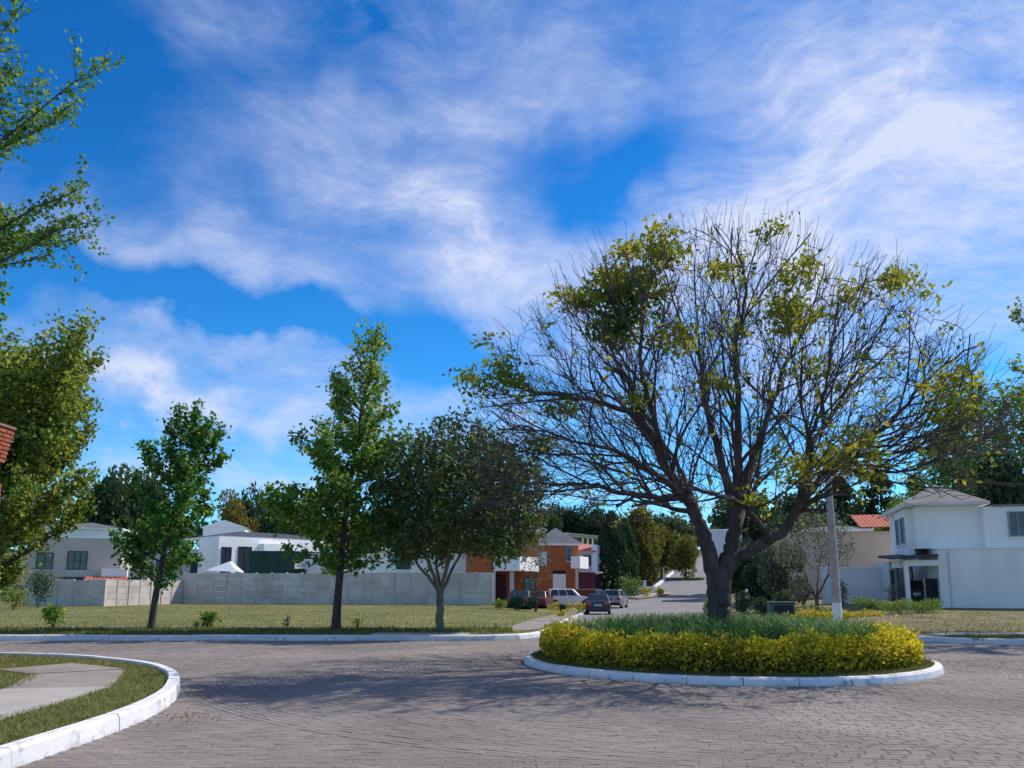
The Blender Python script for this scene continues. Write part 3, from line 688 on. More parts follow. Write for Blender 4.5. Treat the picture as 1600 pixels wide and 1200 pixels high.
# secondary and tertiary limbs: long smooth arcs off the main ones
def dome(p): q = (np.asarray(p)-np.array([4.45, 16.75, 3.85]))/np.array([5.5, 4.7, 5.0]); q[2] *= 1 if q[2] > 0 else 3; return float(np.sqrt((q**2).sum()))
def arc(i0, d, L, r0, r1):
    prev = i0; out = []; bend = rng.normal(scale=.05, size=3)+np.array([0, 0, .035]); m = max(4, int(L/.15))
    for k in range(m):
        d = unit(d+bend+rng.normal(scale=.05, size=3)); p = pos[prev]+d*L/m
        if dome(p) > 1.03 or (p[2] < 3.0): break
        pos.append(p); par.append(prev); Rlim.append(r0+(r1-r0)*((k+1)/m)**.7); prev = len(pos)-1; out.append(prev)
    return out
n0 = len(pos); sec = []
last = 0
for i in range(20, n0):
    if par[i] != i-1 or Rlim[i] > .17: continue
    last += 1
    if last % 2: continue
    tn = unit(pos[i]-pos[par[i]]); ow = unit(pos[i]-np.array([4.45, 16.75, 3.2])); sd_ = unit(np.cross(tn, rng.normal(size=3)))
    sec.append(arc(i, unit(tn*.7+sd_*.75+ow*.5+np.array([0, 0, .12])), rng.uniform(1.3, 3.0), min(Rlim[i]*.62, rng.uniform(.028, .052)), .011))
for s_ in sec:
    for i in s_[3::3]:
        tn = unit(pos[i]-pos[par[i]]); sd_ = unit(np.cross(tn, rng.normal(size=3))); ow = unit(pos[i]-np.array([4.45, 16.75, 3.2]))
        arc(i, unit(tn*.8+sd_*.7+ow*.3+np.array([0, 0, .1])), rng.uniform(.5, 1.5), min(Rlim[i]*.6, .018), .0075)
nl = len(pos)
# crown: a wide dome, densest towards its skin
n = 5200; d = unit(rng.normal(size=(n*3, 3))); d = d[d[:, 2] > -.22][:n]; n = len(d)
rad = rng.uniform(.2, 1, n)**.6
A = d*rad[:, None]*np.array([5.5, 4.7, 4.95])+np.array([4.45, 16.75, 3.85])
az = np.arctan2(d[:, 1], d[:, 0]); A[:, 2] += .25*np.sin(az*3+1)*rad+.9*np.clip(d[:, 0], 0, 1)*(1-np.abs(d[:, 2]))
A = A[~((A[:, 2] < 5.0) & (np.hypot(A[:, 0]-4.5, A[:, 1]-16.75) < 2.4))]
pos, par = colonize(pos, par, A, .15, 1.6, .25, 60, rng, (0, 0, .03), .22, persist=.85)
R = radii(par, .0058, 2.4)
R[:nl] = np.array(Rlim)
for i in range(len(par)-1, 0, -1):
    if par[i] >= nl: R[par[i]] = max(R[par[i]], R[i])
big = empty('island_tree', TB, label='broad half-bare spreading tree with a forked trunk standing in the yellow-hedged traffic island', cat='tree')
big.location = TB
ch, kids = chains(par, R)
trunk_t, br_t, tw_t = Tubes(), Tubes(), Tubes()
base = np.array(TB)
for c in ch:
    P, rr = pos[c]-base, R[c].copy()
    if len(c) > 1 and par[c[1]] == c[0] and par[c[0]] >= 0: rr[0] = min(rr[0], rr[1]*1.15)
    if rr.max() > .055:
        if len(rr) > 6: pad = np.pad(rr, 3, mode='edge'); rr = np.convolve(pad, np.ones(7)/7, 'valid')
        trunk_t.add(P, rr, 12)
    elif rr.max() > .02: br_t.add(P, rr, 6)
    else: tw_t.add(P, rr, 4)
# bare fine twigs
tips = np.where(R < .010)[0]; dirs = unit(pos-np.array([4.5, 16.75, 3.6]))
for i in tips:
    for _ in range(int(rng.uniform() < .75)):
        dv = unit(dirs[i]*1.2+rng.normal(scale=.4, size=3)+np.array([0, 0, .35])); L = rng.uniform(.2, .7); q = [pos[i]-base]
        for s_ in range(4): dv = unit(dv+rng.normal(scale=.13, size=3)+np.array([0, 0, .08])); q.append(q[-1]+dv*L/4)
        tw_t.add(np.array(q), np.linspace(.0055, .0035, 5), 3)
trunk_t.build('trunk', M['bark'], big); br_t.build('branch', M['bark'], big); tw_t.build('twigs', M['twig'], big, kind='stuff')
clus = [(1010,362,34,240,1),(1040,395,30,140,.6),(955,440,34,260,.9),(930,470,20,60,.9),(985,480,52,700,.15),(960,520,34,260,.2),(1005,440,34,260,.4),(905,478,22,110,.95),(765,546,18,90,.45),
        (738,596,20,110,.5),(805,603,24,110,.5),(1060,528,30,190,.85),(1120,430,26,90,.9),(1235,490,42,380,.85),(1410,447,30,170,.95),(1255,425,22,100,.9),(1210,362,16,40,.7),
        (1120,600,22,60,.7),(1475,598,36,200,.95),(1300,718,26,170,1),(1355,742,22,100,.9),(1215,765,20,70,.8),(1255,740,26,140,.9),(850,690,26,90,.3),(1330,470,22,70,.8),(1160,520,20,50,.7),
        (870,640,24,80,.35),(1490,640,40,260,.5),(1350,690,30,110,.6),(1000,620,26,70,.6),(1290,560,30,70,.7)]
PL, TT = [], []
for px, py, rp, n, yl in clus:
    for _ in range(max(1, n//20)):
        off = rng.normal(scale=.5)-1.3
        c = np.array(tp(px+rng.normal(scale=rp*.5), py+rng.normal(scale=rp*.36), off))
        j = int(np.linalg.norm(pos-c, axis=1).argmin()); c = .35*c+.65*pos[j] if np.linalg.norm(c-pos[j]) > .45 else c
        m = 36; PL.append(c+rng.normal(size=(m, 3))*np.array([.16, .15, .085])+np.array([0, 0, .04])); TT.append(np.clip(rng.beta(2, 2, m)*.5+yl*.5, 0, 1))
th = np.where((R < .012) & (np.arange(len(R)) >= nl))[0]
pick = rng.choice(th, min(len(th), 1150), replace=False); w = .35+.5*(pos[pick, 0] > 4)
pick = pick[rng.uniform(0, 1, len(pick)) < w]
for i in pick:
    m = 3; PL.append(pos[i]+rng.normal(scale=.05, size=(m, 3))); TT.append(np.clip(rng.uniform(.15, .95)+rng.normal(scale=.12, size=m), 0, 1))
PL = np.concatenate(PL)-base; TT = np.concatenate(TT)
dk = TT < .42
leaves('crown', PL[~dk], LF['autumn'], .135, rng, big, .55, .35, None, TT[~dk], kind='stuff')
leaves('crown', PL[dk], LF['darkcluster'], .135, rng, big, .55, .35, None, np.clip(TT[dk]*2, 0, 1), kind='stuff')

# ------------------------------------------------------------------ street trees with a leader
def leader_tree(name, base, h, lean, r0, prof, cb, nlat, leaf, per, lm, seed, label, bark='bark', asc=(.35, .95), spread=.10, tintb=(1.2, 1.6), toplight=.0, group=None, thin=0.0):
    rng = np.random.default_rng(seed); root = empty(name, base, label=label, cat='tree', group=group)
    n = 28; t = np.linspace(0, 1, n); wob = np.cumsum(rng.normal(scale=.018*h/8, size=(n, 2)), 0)*(t[:, None])
    trunk = np.stack([lean[0]*t**1.7+wob[:, 0], lean[1]*t**1.7+wob[:, 1], h*t], 1)
    rt = r0*(1-t)**.85+.010; rt[0] *= 1.35; rt[1] *= 1.08
    tk, br = Tubes(), Tubes(); tk.add(trunk-np.array([0, 0, .05]), rt, 9)
    anch = []; ap = np.array(prof)
    for i in range(nlat):
        ti = cb+(.985-cb)*((i+rng.uniform(0, .9))/nlat)**.95
        f = ti*(n-1); k = int(f); p0 = trunk[k]*(1-f+k)+trunk[min(k+1, n-1)]*(f-k); rr = np.interp(ti, t, rt)
        reach = np.interp(ti, ap[:, 0], ap[:, 1])*rng.uniform(.5, 1.25); a = i*2.39996+rng.normal(scale=.35)
        e0 = asc[0]+(asc[1]-asc[0])*ti+rng.normal(scale=.12); L = reach/max(math.cos(min(e0+.2, 1.25)), .35)*.9; L = min(L, reach*1.9)
        m = 9; q = [p0]; e = e0-.12
        for s in range(m):
            e += .045+rng.normal(scale=.07); a += rng.normal(scale=.09)
            q.append(q[-1]+np.array([math.cos(a)*math.cos(e), math.sin(a)*math.cos(e), math.sin(e)])*L/m)
        q = np.array(q); rl = np.linspace(min(rr*.5, .012+.018*L), .006, m+1)
        br.add(q, rl, 5)
        ns = max(2, int(L*4.2))
        for s in range(ns):
            sp = rng.uniform(.18, .98); f = sp*m; k = min(int(f), m-1); b0 = q[k]*(1-f+k)+q[k+1]*(f-k)
            dd = unit(unit(q[k+1]-q[k])*1.0+rng.normal(scale=.62, size=3)+np.array([0, 0, .22])); Ls = L*(.42-.25*sp)*rng.uniform(.6, 1.2)
            qq = [b0]
            for _ in range(4): dd = unit(dd+rng.normal(scale=.16, size=3)+np.array([0, 0, .10])); qq.append(qq[-1]+dd*Ls/4)
            qq = np.array(qq); br.add(qq, np.linspace(.008, .004, 5), 3)
            if rng.uniform() < .2: continue
            for z in np.linspace(.25, 1, max(3, int(Ls/.11))): anch.append(qq[0]+(qq[-1]-qq[0])*z)
        for z in np.linspace(.25, 1, max(3, int(L/.10))):
            f = z*m; k = min(int(f), m-1); anch.append(q[k]*(1-f+k)+q[k+1]*(f-k))
    anch = np.array(anch)
    if thin:
        hz = anch[:, 2]/h; anch = anch[rng.uniform(0, 1, len(anch)) > thin*np.clip((hz-.5)/.5, 0, 1)]
    P = np.repeat(anch, per, 0); P = P+rng.normal(scale=spread, size=P.shape)
    tint = rng.beta(tintb[0], tintb[1], len(P))*.8+np.repeat(rng.uniform(0, .2, len(anch)), per)+toplight*np.clip(P[:, 2]/h-.5, 0, 1)
    tk.build('trunk', M[bark], root); br.build('branches', M['twig'], root, kind='stuff')
    leaves('crown', P, LF[lm], leaf, rng, root, .85, .3, None, tint, kind='stuff')
    return root
def gb(px, d, dz=.08): x_ = gx(px, d); return (x_, d, Tz(x_, d)+dz)
leader_tree('street_tree', gb(241, 27.0), 6.6, (1.05, .2), .115, [(.2,1.1),(.28,1.8),(.42,1.75),(.55,1.3),(.72,1.15),(.88,.85),(1,.3)], .21, 50, .14, 6, 'green', 11, 'smallest street tree, dark green, its slim trunk leaning right before the white wall section', tintb=(1.2, 1.7), asc=(.0,1.05), thin=.2)
leader_tree('street_tree', gb(527, 27.2), 10.5, (1.1, .1), .135, [(.16,1.0),(.22,2.3),(.34,2.5),(.46,1.9),(.6,1.35),(.75,1.0),(.88,.6),(1,.15)], .17, 84, .145, 6, 'mid', 23, 'tall slender street tree with a pointed yellow-green top, right of the dark green screen', toplight=.35, thin=.85, asc=(.0,1.0))
leader_tree('street_tree', gb(-22, 28.2), 8.7, (.5, 0), .22, [(.1,1.4),(.2,2.9),(.4,3.3),(.6,2.8),(.8,2.4),(.92,1.4),(1,.4)], .12, 84, .15, 5, 'yellowgreen', 5, 'bushy yellow-green street tree at the left edge behind the brick pillar', spread=.14)
leader_tree('corner_tree', (-10.75, 12.6, .1), 10.6, (.5, 0), .20, [(.3,1.6),(.45,3.0),(.6,3.0),(.75,2.7),(.9,1.6),(1,.7)], .36, 78, .085, 4, 'mid', 37, 'tall corner tree at the upper left, long sparse leafy branches against the sky', spread=.05, asc=(.15, .75))
leader_tree('side_tree', (20.6, 26.5, Tz(20.6, 26.5)), 12.6, (-.3, 0), .24, [(.3,1.6),(.5,3.0),(.7,3.1),(.9,1.8),(1,.6)], .45, 34, .13, 3, 'yellowgreen', 41, 'tree at the right edge whose leafy branch tips reach over the white house', spread=.09, asc=(.15, .75))

# ------------------------------------------------------------------ round-headed trees grown into their crowns
def round_tree(name, base, label, h, rx, ry, zc, rz, stems, r0, natt, step, lm, leaf, per, seed, bark='bark_pale', low=-.45, spread=.10, dens=1.0, rbase=.2, top=0, tintb=(1.6, 2.0), group=None, cat='tree', cx=0.0):
    rng = np.random.default_rng(seed); root = empty(name, base, label=label, cat=cat, group=group)
    pos, par, lim = [], [], []; fork = stems[0]
    for k in range(6): pos.append(np.array([rng.normal(scale=.015), rng.normal(scale=.015), fork*k/5-.05])); par.append(k-1); lim.append(rbase*(1.25 if k == 0 else 1-.04*k))
    for s in range(stems[1]):
        a = s*2*math.pi/stems[1]+rng.normal(scale=.3); prev = 5
        e = rng.uniform(.85, 1.25); p = pos[5].copy()
        for k in range(7):
            e += rng.normal(scale=.06)-.02; p = p+np.array([math.cos(a)*math.cos(e), math.sin(a)*math.cos(e), math.sin(e)])*stems[2]/7
            pos.append(p+rng.normal(scale=.02, size=3)); par.append(prev); prev = len(pos)-1; lim.append(rbase*.42*(1-.07*k))
    nl = len(pos)
    d = unit(rng.normal(size=(natt*3, 3))); d = d[d[:, 2] > low][:natt]
    A = d*(rng.uniform(.1, 1, len(d))**.5)[:, None]*np.array([rx, ry, rz])*(1+.13*np.sin(d[:, :1]*5+seed)*np.cos(d[:, 1:2]*4+d[:, 2:3]*5))+np.array([cx, 0, zc])
    pos, par = colonize(pos, par, A, step, 3.0, step*1.7, 90, rng, (0, 0, .04), .3)
    R = radii(par, .006, 2.3); R[:nl] = np.maximum(np.minimum(R[:nl], np.array(lim)), np.array(lim)*.8)
    ch, kids = chains(par, R); tk, br = Tubes(), Tubes()
    for c in ch:
        rr = R[c].copy(); rr[0] = min(rr[0], rr[1]*1.2) if par[c[0]] >= 0 else rr[0]
        (tk if rr.max() > .03 else br).add(pos[c], rr, 8 if rr.max() > .03 else 4)
    tk.build('trunk', M[bark], root); br.build('branches', M['twig'], root, kind='stuff')
    th = np.where((R < .016) & (np.arange(len(R)) >= nl))[0]; th = th[rng.uniform(0, 1, len(th)) < dens*(1-top*np.clip((pos[th, 2]-zc)/rz, 0, 1))]
    P = np.repeat(pos[th], per, 0)+rng.normal(scale=spread, size=(len(th)*per, 3))
    tint = np.clip(rng.beta(tintb[0], tintb[1], len(P))*.8+np.repeat(rng.uniform(0, .25, len(th)), per), 0, 1)
    leaves('crown', P, LF[lm], leaf, rng, root, .6, .25, None, tint, kind='stuff')
    return root
round_tree('street_tree', gb(688, 26.6), 'round dense dark olive street tree on several stems, beside the tall slender one', 7.3, 3.05, 2.7, 4.25, 2.9, (1.25, 7, 1.7), .2, 5200, .19, 'dark', .15, 15, 61, low=-.75, spread=.14, rbase=.19, top=.4, tintb=(1.2, 1.9), cx=.55)
round_tree('garden_tree', gb(1275, 39), 'thin grey-leaved garden tree behind the concrete power pole', 5.4, 1.9, 1.8, 3.5, 1.95, (.9, 5, 1.4), .12, 1100, .24, 'grey', .13, 10, 71, low=-.6, spread=.16, dens=.8, rbase=.13, bark='bark')
round_tree('front_yard_tree', gb(838, 57), 'spindly grey-brown tree in front of the orange brick house', 6.5, 1.1, 1.1, 4.1, 2.0, (1.2, 4, 1.4), .1, 420, .24, 'grey', .15, 9, 73, low=-.8, spread=.16, dens=.7, rbase=.10, bark='bark')

round_tree('broadleaf_tree', gb(1585, 60, 0), 'tallest leafy green tree behind the white house at the right edge', 15, 4.9, 4.2, 10.2, 6.2, (3.5, 5, 4), .2, 1900, .5, 'bg_green', .34, 17, 91, low=-.8, spread=.32, rbase=.34, bark='bark')
round_tree('broadleaf_tree', gb(1500, 63, 0), 'airy green tree rising behind the hip roof of the white house', 13, 3.6, 3.2, 8.6, 4.9, (3.0, 5, 3), .2, 1300, .5, 'bg_green', .32, 13, 93, low=-.8, spread=.32, rbase=.26, bark='bark', top=.45)
# ------------------------------------------------------------------ distant trees
def blob_mesh(name, kind, rng, nleaf, size):
    """leaf cloud about 1 high and 1 wide, standing on z = 0"""
    P = []
    if kind == 'broad':
        cs = [(rng.normal(scale=.16), rng.normal(scale=.16), .62+rng.normal(scale=.13), rng.uniform(.17, .27)) for _ in range(13)]+[(0, 0, .55, .30)]
        for cx, cy, cz, r in cs:
            d = unit(rng.normal(size=(nleaf//14, 3))); P.append(np.array([cx, cy, cz])+d*r*rng.uniform(.65, 1.05, (len(d), 1)))
    elif kind == 'cypress':
        t = rng.uniform(0, 1, nleaf)**.8; r = .42*np.sin(np.pi*(.12+.88*t))**.6*(1-t*.35)*rng.uniform(.7, 1.05, nleaf); a = rng.uniform(0, 6.283, nleaf)
        r *= 1+.18*np.sin(a*5+t*13)
        P.append(np.stack([r*np.cos(a), r*np.sin(a), .04+.96*t], 1))
    else:
        for k in range(10):
            z = .25+.75*k/10; r = (.46*(1-k/11)+.05)*rng.uniform(.7, 1.15)
            for b in range(7):
                a = rng.uniform(0, 6.283); m = max(8, nleaf//90); u = rng.uniform(.15, 1, m)
                P.append(np.stack([r*u*np.cos(a)+rng.normal(scale=.03, size=m), r*u*np.sin(a)+rng.normal(scale=.03, size=m), z-.06*u+.05*u*u+rng.normal(scale=.010, size=m)+rng.normal(scale=.015)], 1))
    P = np.concatenate(P); n = len(P); D = rng.normal(size=(n, 3))+unit(P-np.array([0, 0, .5]))*.8; Nn = rng.normal(size=(n, 3)); Nn[:, 2] += .8
    V, Fc = leaf_arrays(P, D, Nn, size*rng.uniform(.6, 1.4, n), size*.7*rng.uniform(.6, 1.3, n))
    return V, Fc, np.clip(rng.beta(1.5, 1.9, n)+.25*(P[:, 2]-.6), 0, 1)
protos = {}
def proto(kind, lm, variant):
    key = (kind, lm, variant)
    if key not in protos:
        rg = np.random.default_rng(abs(hash((kind, variant))) % 9999 if False else (len(kind)*100+variant*7+len(lm)))
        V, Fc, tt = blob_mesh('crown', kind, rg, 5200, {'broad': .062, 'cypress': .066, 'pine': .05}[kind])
        tb = Tubes(); tb.add(np.array([(0, 0, -.03), (.005, 0, .2), (-.01, .005, .4), (.01, 0, .62)]), [.034, .026, .022, .010], 7)
        for a in range(5):
            tb.add(np.array([(0, 0, .3+.03*a), (.1*math.cos(a*1.3), .1*math.sin(a*1.3), .45+.03*a), (.2*math.cos(a*1.3), .2*math.sin(a*1.3), .62+.02*a)]), [.014, .009, .004], 5)
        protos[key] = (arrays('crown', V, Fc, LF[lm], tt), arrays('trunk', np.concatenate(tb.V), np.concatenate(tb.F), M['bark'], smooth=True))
    return protos[key]
def far_tree(name, px, ytop, d, wpx, kind, lm, var, label, group='trees on the hillside beyond the houses'):
    x_ = gx(px, d); z0 = Tz(x_, d)-.1; h = gz(ytop, d)-z0; w = wpx/1266*d
    cm, tm = proto(kind, lm, var)
    root = empty(name, (x_, d, z0), (px*1.7) % 6.28, label=label, cat='tree', group=group)
    sx = w*(1.0 if kind == 'broad' else 1.05)
    for nm, me in (('trunk', tm), ('crown', cm)):
        o = link(nm, me, root); o.scale = (sx, sx, h)
        if nm == 'crown': o['kind'] = 'stuff'
    return root
for a in [
 ('broadleaf_tree',172,738,112,120,'broad','bg_dark',0,'dark brownish tree behind the grey-tan house, left of the smallest street tree'),
 ('broadleaf_tree',228,752,116,90,'broad','bg_dark',1,'dark tree mostly hidden behind the crown of the smallest street tree'),
 ('broadleaf_tree',120,770,118,90,'broad','bg_dark',2,'dark tree showing low between the bushy yellow-green tree and the grey-tan house'),
 ('broadleaf_tree',358,786,122,66,'broad','bg_olive',0,'rounded olive tree above the white gable, left end of its treeline'),
 ('broadleaf_tree',397,778,128,74,'broad','bg_dark',1,'dark tree rising straight above the modern white house roof'),
 ('broadleaf_tree',440,780,120,80,'broad','bg_dark',2,'dark tree above the right end of the modern white house, touching the tall slender tree'),
 ('broadleaf_tree',490,800,124,80,'broad','bg_olive',1,'olive tree hidden behind the lower crown of the tall slender street tree'),
 ('broadleaf_tree',560,802,130,90,'broad','bg_dark',0,'dark tree seen through the gap between the tall slender and the round olive street trees'),
 ('broadleaf_tree',700,806,140,110,'broad','bg_dark',1,'dark tree hidden behind the round dark olive street tree'),
 ('broadleaf_tree',852,796,240,66,'broad','bg_dark',2,'hilltop tree at the left end of the ridge above the grey-roofed brick house'),
 ('broadleaf_tree',884,790,250,66,'broad','bg_dark',0,'tallest dark tree on the ridge left of the yellow house'),
 ('broadleaf_tree',916,795,245,66,'broad','bg_dark',1,'dark ridge tree straight above the yellow house'),
 ('broadleaf_tree',946,800,240,60,'broad','bg_dark',2,'dark ridge tree right of the yellow house'),
 ('cypress_tree',957,804,98,62,'cypress','bg_dark',0,'broad dark cypress-shaped tree beside the pink-roofed house'),
 ('cypress_tree',978,815,104,50,'cypress','bg_dark',1,'dark column-shaped tree between the cypress and the big olive tree'),
 ('broadleaf_tree',1000,782,112,86,'broad','bg_olive',2,'big olive-gold round tree over the street bend'),
 ('cypress_tree',1002,830,108,60,'cypress','bg_olive',0,'dense lower olive growth under the big olive-gold tree'),
 ('broadleaf_tree',1034,822,136,64,'broad','bg_olive',1,'yellowish tree behind the small median tree on the street bend'),
 ('broadleaf_tree',1050,806,200,66,'broad','bg_dark',0,'far dark tree seen between the olive-gold tree and the left fork of the bare tree'),
 ('median_tree',1072,846,130,52,'broad','bg_olive',0,'small round-headed tree standing in the grass median of the far street'),
 ('broadleaf_tree',1180,775,100,110,'broad','bg_dark',1,'dark tree seen through the fork of the bare island tree'),
 ('broadleaf_tree',1240,765,105,110,'broad','bg_dark',2,'dark tree seen behind the right limb of the bare island tree'),
 ('pine_tree',1322,738,98,120,'pine','bg_dark',0,'dark pine with layered branches behind the tan house'),
 ('pine_tree',1385,734,102,110,'pine','bg_dark',1,'second dark pine from the tan house, its top clear against the sky'),
 ('pine_tree',1444,735,96,80,'pine','bg_dark',0,'narrow dark conifer just left of the big tree, above the hip roof'),
 ('broadleaf_tree',1418,778,90,70,'broad','bg_green',1,'low green tree behind the left eave of the white house'),
 ('broadleaf_tree',1572,700,58,100,'broad','bg_dark',2,'dull dark tree close behind the right wing of the white house'),
 ('broadleaf_tree',1168,838,54,70,'broad','bg_dark',2,'dark tree right of the trunk, above the white-globed garden post'),
 ('broadleaf_tree',1196,866,50,60,'broad','bg_dark',1,'low dark tree behind the round clipped bush'),
 ('broadleaf_tree',1238,800,66,90,'broad','bg_dark',0,'dusky tree behind the low house with the red tile roof'),
 ('broadleaf_tree',1300,800,72,90,'broad','bg_dark',2,'dusky tree behind the tan house, left of the pines'),
 ('broadleaf_tree',1150,868,60,60,'broad','bg_dark',0,'dark low tree just right of the forked trunk'),
 ('broadleaf_tree',1215,850,48,70,'broad','grey',1,'low grey-green tree behind the utility box'),
 ]: far_tree(*a)
# wooded ridge behind everything
rg = np.random.default_rng(3); P = []
for _ in range(420):
    x_ = rg.uniform(-420, 420); y_ = rg.uniform(300, 560); h = rg.uniform(9, 17); m = 60
    d = unit(rg.normal(size=(m, 3))); d[:, 2] = np.abs(d[:, 2])
    P.append(np.array([x_, y_, Tz(x_, y_)+h*.25])+d*np.array([h*.45, h*.45, h*.75])*rg.uniform(.6, 1, (m, 1)))
P = np.concatenate(P)
leaves('wooded_ridge', P, LF['bg_dark'], 3.0, rg, None, .8, .3, kind='stuff', label='far wooded ridge closing the view behind the houses', cat='woods')

# ------------------------------------------------------------------ shrubs and low hedges
def shrub(name, px, d, wpx, hpx, lm, label, seed, n=700, leaf=.10, flat=1.0, flowers=0, cat='shrub', box=None, group=None):
    rng = np.random.default_rng(seed); x_ = gx(px, d); w = wpx/1266*d; h = hpx/1266*d
    root = empty(name, (x_, d, Tz(x_, d)+.1), label=label, cat=cat, group=group)
    if box is None:
        P = []
        for _ in range(7):
            c = np.array([rng.uniform(-.25, .25)*w, rng.uniform(-.25, .25)*w, h*rng.uniform(.3, .72)]); dd = unit(rng.normal(size=(n//7, 3)))
            P.append(c+dd*np.array([w*.27, w*.27, h*.30])*rng.uniform(.5, 1.05, (len(dd), 1)))
        P = np.concatenate(P)
    else:
        u = rng.uniform(-.5, .5, n)*w; v = rng.uniform(-.5, .5, n)*box; z = h*rng.uniform(.05, 1, n)**.8*(1+.15*np.sin(u*5+seed)); P = np.stack([u, v, z], 1)
    P[:, 2] = np.maximum(P[:, 2], .02)
    leaves('foliage', P, LF[lm], leaf, rng, root, .6, .3)
    tb = Tubes(); k = 5 if box is None else 9
    for q in range(k):
        a = rng.uniform(0, 6.28); e = np.array([math.cos(a)*w*.22, math.sin(a)*min(w, box or w)*.22, h*.7]); b0 = np.array([rng.uniform(-.4, .4)*w if box else 0, 0, -.03]); tb.add(np.array([b0, b0+e*.5, b0+e]), [.02, .014, .006], 5)
    tb.build('stems', M['bark'], root, kind='stuff')
    if flowers:
        c = P[rng.choice(len(P), flowers)]; c = np.repeat(c, 6, 0)+rng.normal(scale=.04, size=(flowers*6, 3)); leaves('flowers', c, LF['white'], .05, rng, root, .9, kind='stuff')
    return root
shrub('shrub', 88, 28.3, 40, 40, 'mid', 'largest leafy shrub on the far verge, left of the smallest street tree', 1, 420, .13)
shrub('shrub', 330, 28.3, 34, 30, 'mid', 'shrub with a few pale flowers on the verge right of the smallest street tree', 2, 300, .12, flowers=2)
shrub('shrub', 300+10, 28.3, 12, 14, 'autumn', 'tiny dry shrub touching the flowering shrub on the verge', 3, 60, .08)
shrub('shrub', 452, 28.3, 14, 22, 'grey', 'small pale shrub with one white flower head near the tall slender tree', 4, 70, .08, flowers=3)
shrub('shrub', 560, 28.3, 22, 24, 'autumn', 'thin yellow-green shrub just right of the tall slender trunk', 5, 70, .09)
for q, (px, h_) in enumerate(((597, 8), (615, 9), (742, 10), (755, 9), (775, 12))):
    shrub('weed', px, 28.3, 6, h_, 'autumn', ['yellow weed left of the round olive tree', 'second yellow weed from the round olive tree', 'yellow weed on the right of the round olive trunk', 'middle yellow weed by the paved corner', 'yellow weed nearest the paved corner'][q], 20+q, 24, .05, cat='weed')
shrub('bush', 62, 54, 50, 62, 'bg_dark', 'dark tall bush against the shaded concrete wall section at the far left', 40, 900, .16, cat='bush')
shrub('bush', 24, 50, 44, 44, 'yellowgreen', 'rounded yellow-green bush at the far left edge of the lawn', 41, 800, .13, cat='bush')
shrub('bush', 812, 56, 36, 30, 'teal', 'blue-green bush in front of the maroon garage', 6, 700, .16, cat='bush')
shrub('bush', 836, 55, 24, 26, 'teal', 'taller blue-green bush at the foot of the spindly tree', 7, 500, .16, cat='bush')
shrub('bush', 782, 58, 24, 16, 'mid', 'low green bush against the end of the concrete panel wall', 8, 350, .14, cat='bush')
shrub('low_hedge', 876, 63, 40, 12, 'hedge', 'low yellow hedge in front of the white parked car', 9, 500, .11, cat='hedge', box=.6)
shrub('low_hedge', 908, 62, 20, 13, 'hedge', 'short yellow hedge beside the dark sedan', 10, 360, .11, cat='hedge', box=.6)
shrub('low_hedge', 876, 46, 14, 10, 'hedge', 'small yellow clump by the corner of the driveway path', 12, 160, .10, cat='hedge', box=.5)
shrub('bush', 985, 92, 50, 34, 'bg_green', 'green bush at the foot of the dark cypress by the grey car', 13, 600, .3, cat='bush')
shrub('bush', 1008, 93, 26, 16, 'hedge', 'yellow flowering bush by the street sidewalk', 14, 300, .22, cat='bush')
shrub('bush', 1030, 96, 20, 13, 'hedge', 'yellow bush nearest the end of the street sidewalk', 15, 220, .22, cat='bush')
shrub('ball_bush', 1190, 43, 36, 34, 'bg_dark', 'round dark clipped bush left of the utility box', 16, 1400, .10, cat='bush')
shrub('bush', 1160, 44, 26, 50, 'bg_dark', 'tall dark bush just right of the forked trunk', 17, 700, .13, cat='bush')
shrub('bush', 1225, 42, 40, 44, 'bg_dark', 'dark bush behind the utility box', 18, 900, .13, cat='bush')
shrub('bush', 1108, 38, 22, 40, 'bg_green', 'small leafy bush left of the forked trunk at the street edge', 26, 300, .13, cat='bush', flowers=2)
shrub('low_hedge', 1300, 35.5, 150, 13, 'hedge', 'long low golden hedge behind the power pole', 19, 2600, .075, cat='hedge', box=.7)
shrub('low_hedge', 1270, 38, 70, 18, 'bg_green', 'short green hedge behind the golden hedge', 27, 900, .09, cat='hedge', box=.7)
shrub('low_hedge', 1420, 36.5, 92, 20, 'bg_green', 'dark green low hedge in front of the open garage', 28, 2200, .075, cat='hedge', box=.9)
shrub('bush', 1355, 40, 60, 22, 'bg_green', 'spreading dark green bush along the pale garden wall', 29, 700, .10, cat='bush')
shrub('wall_shrub', 1395, 41, 24, 44, 'grey', 'thin shrub against the porch of the white house', 30, 220, .10, cat='shrub')
shrub('wall_shrub', 1316, 40, 14, 50, 'bg_dark', 'slim dark shrub at the left end of the pale garden wall', 31, 260, .10, cat='shrub')

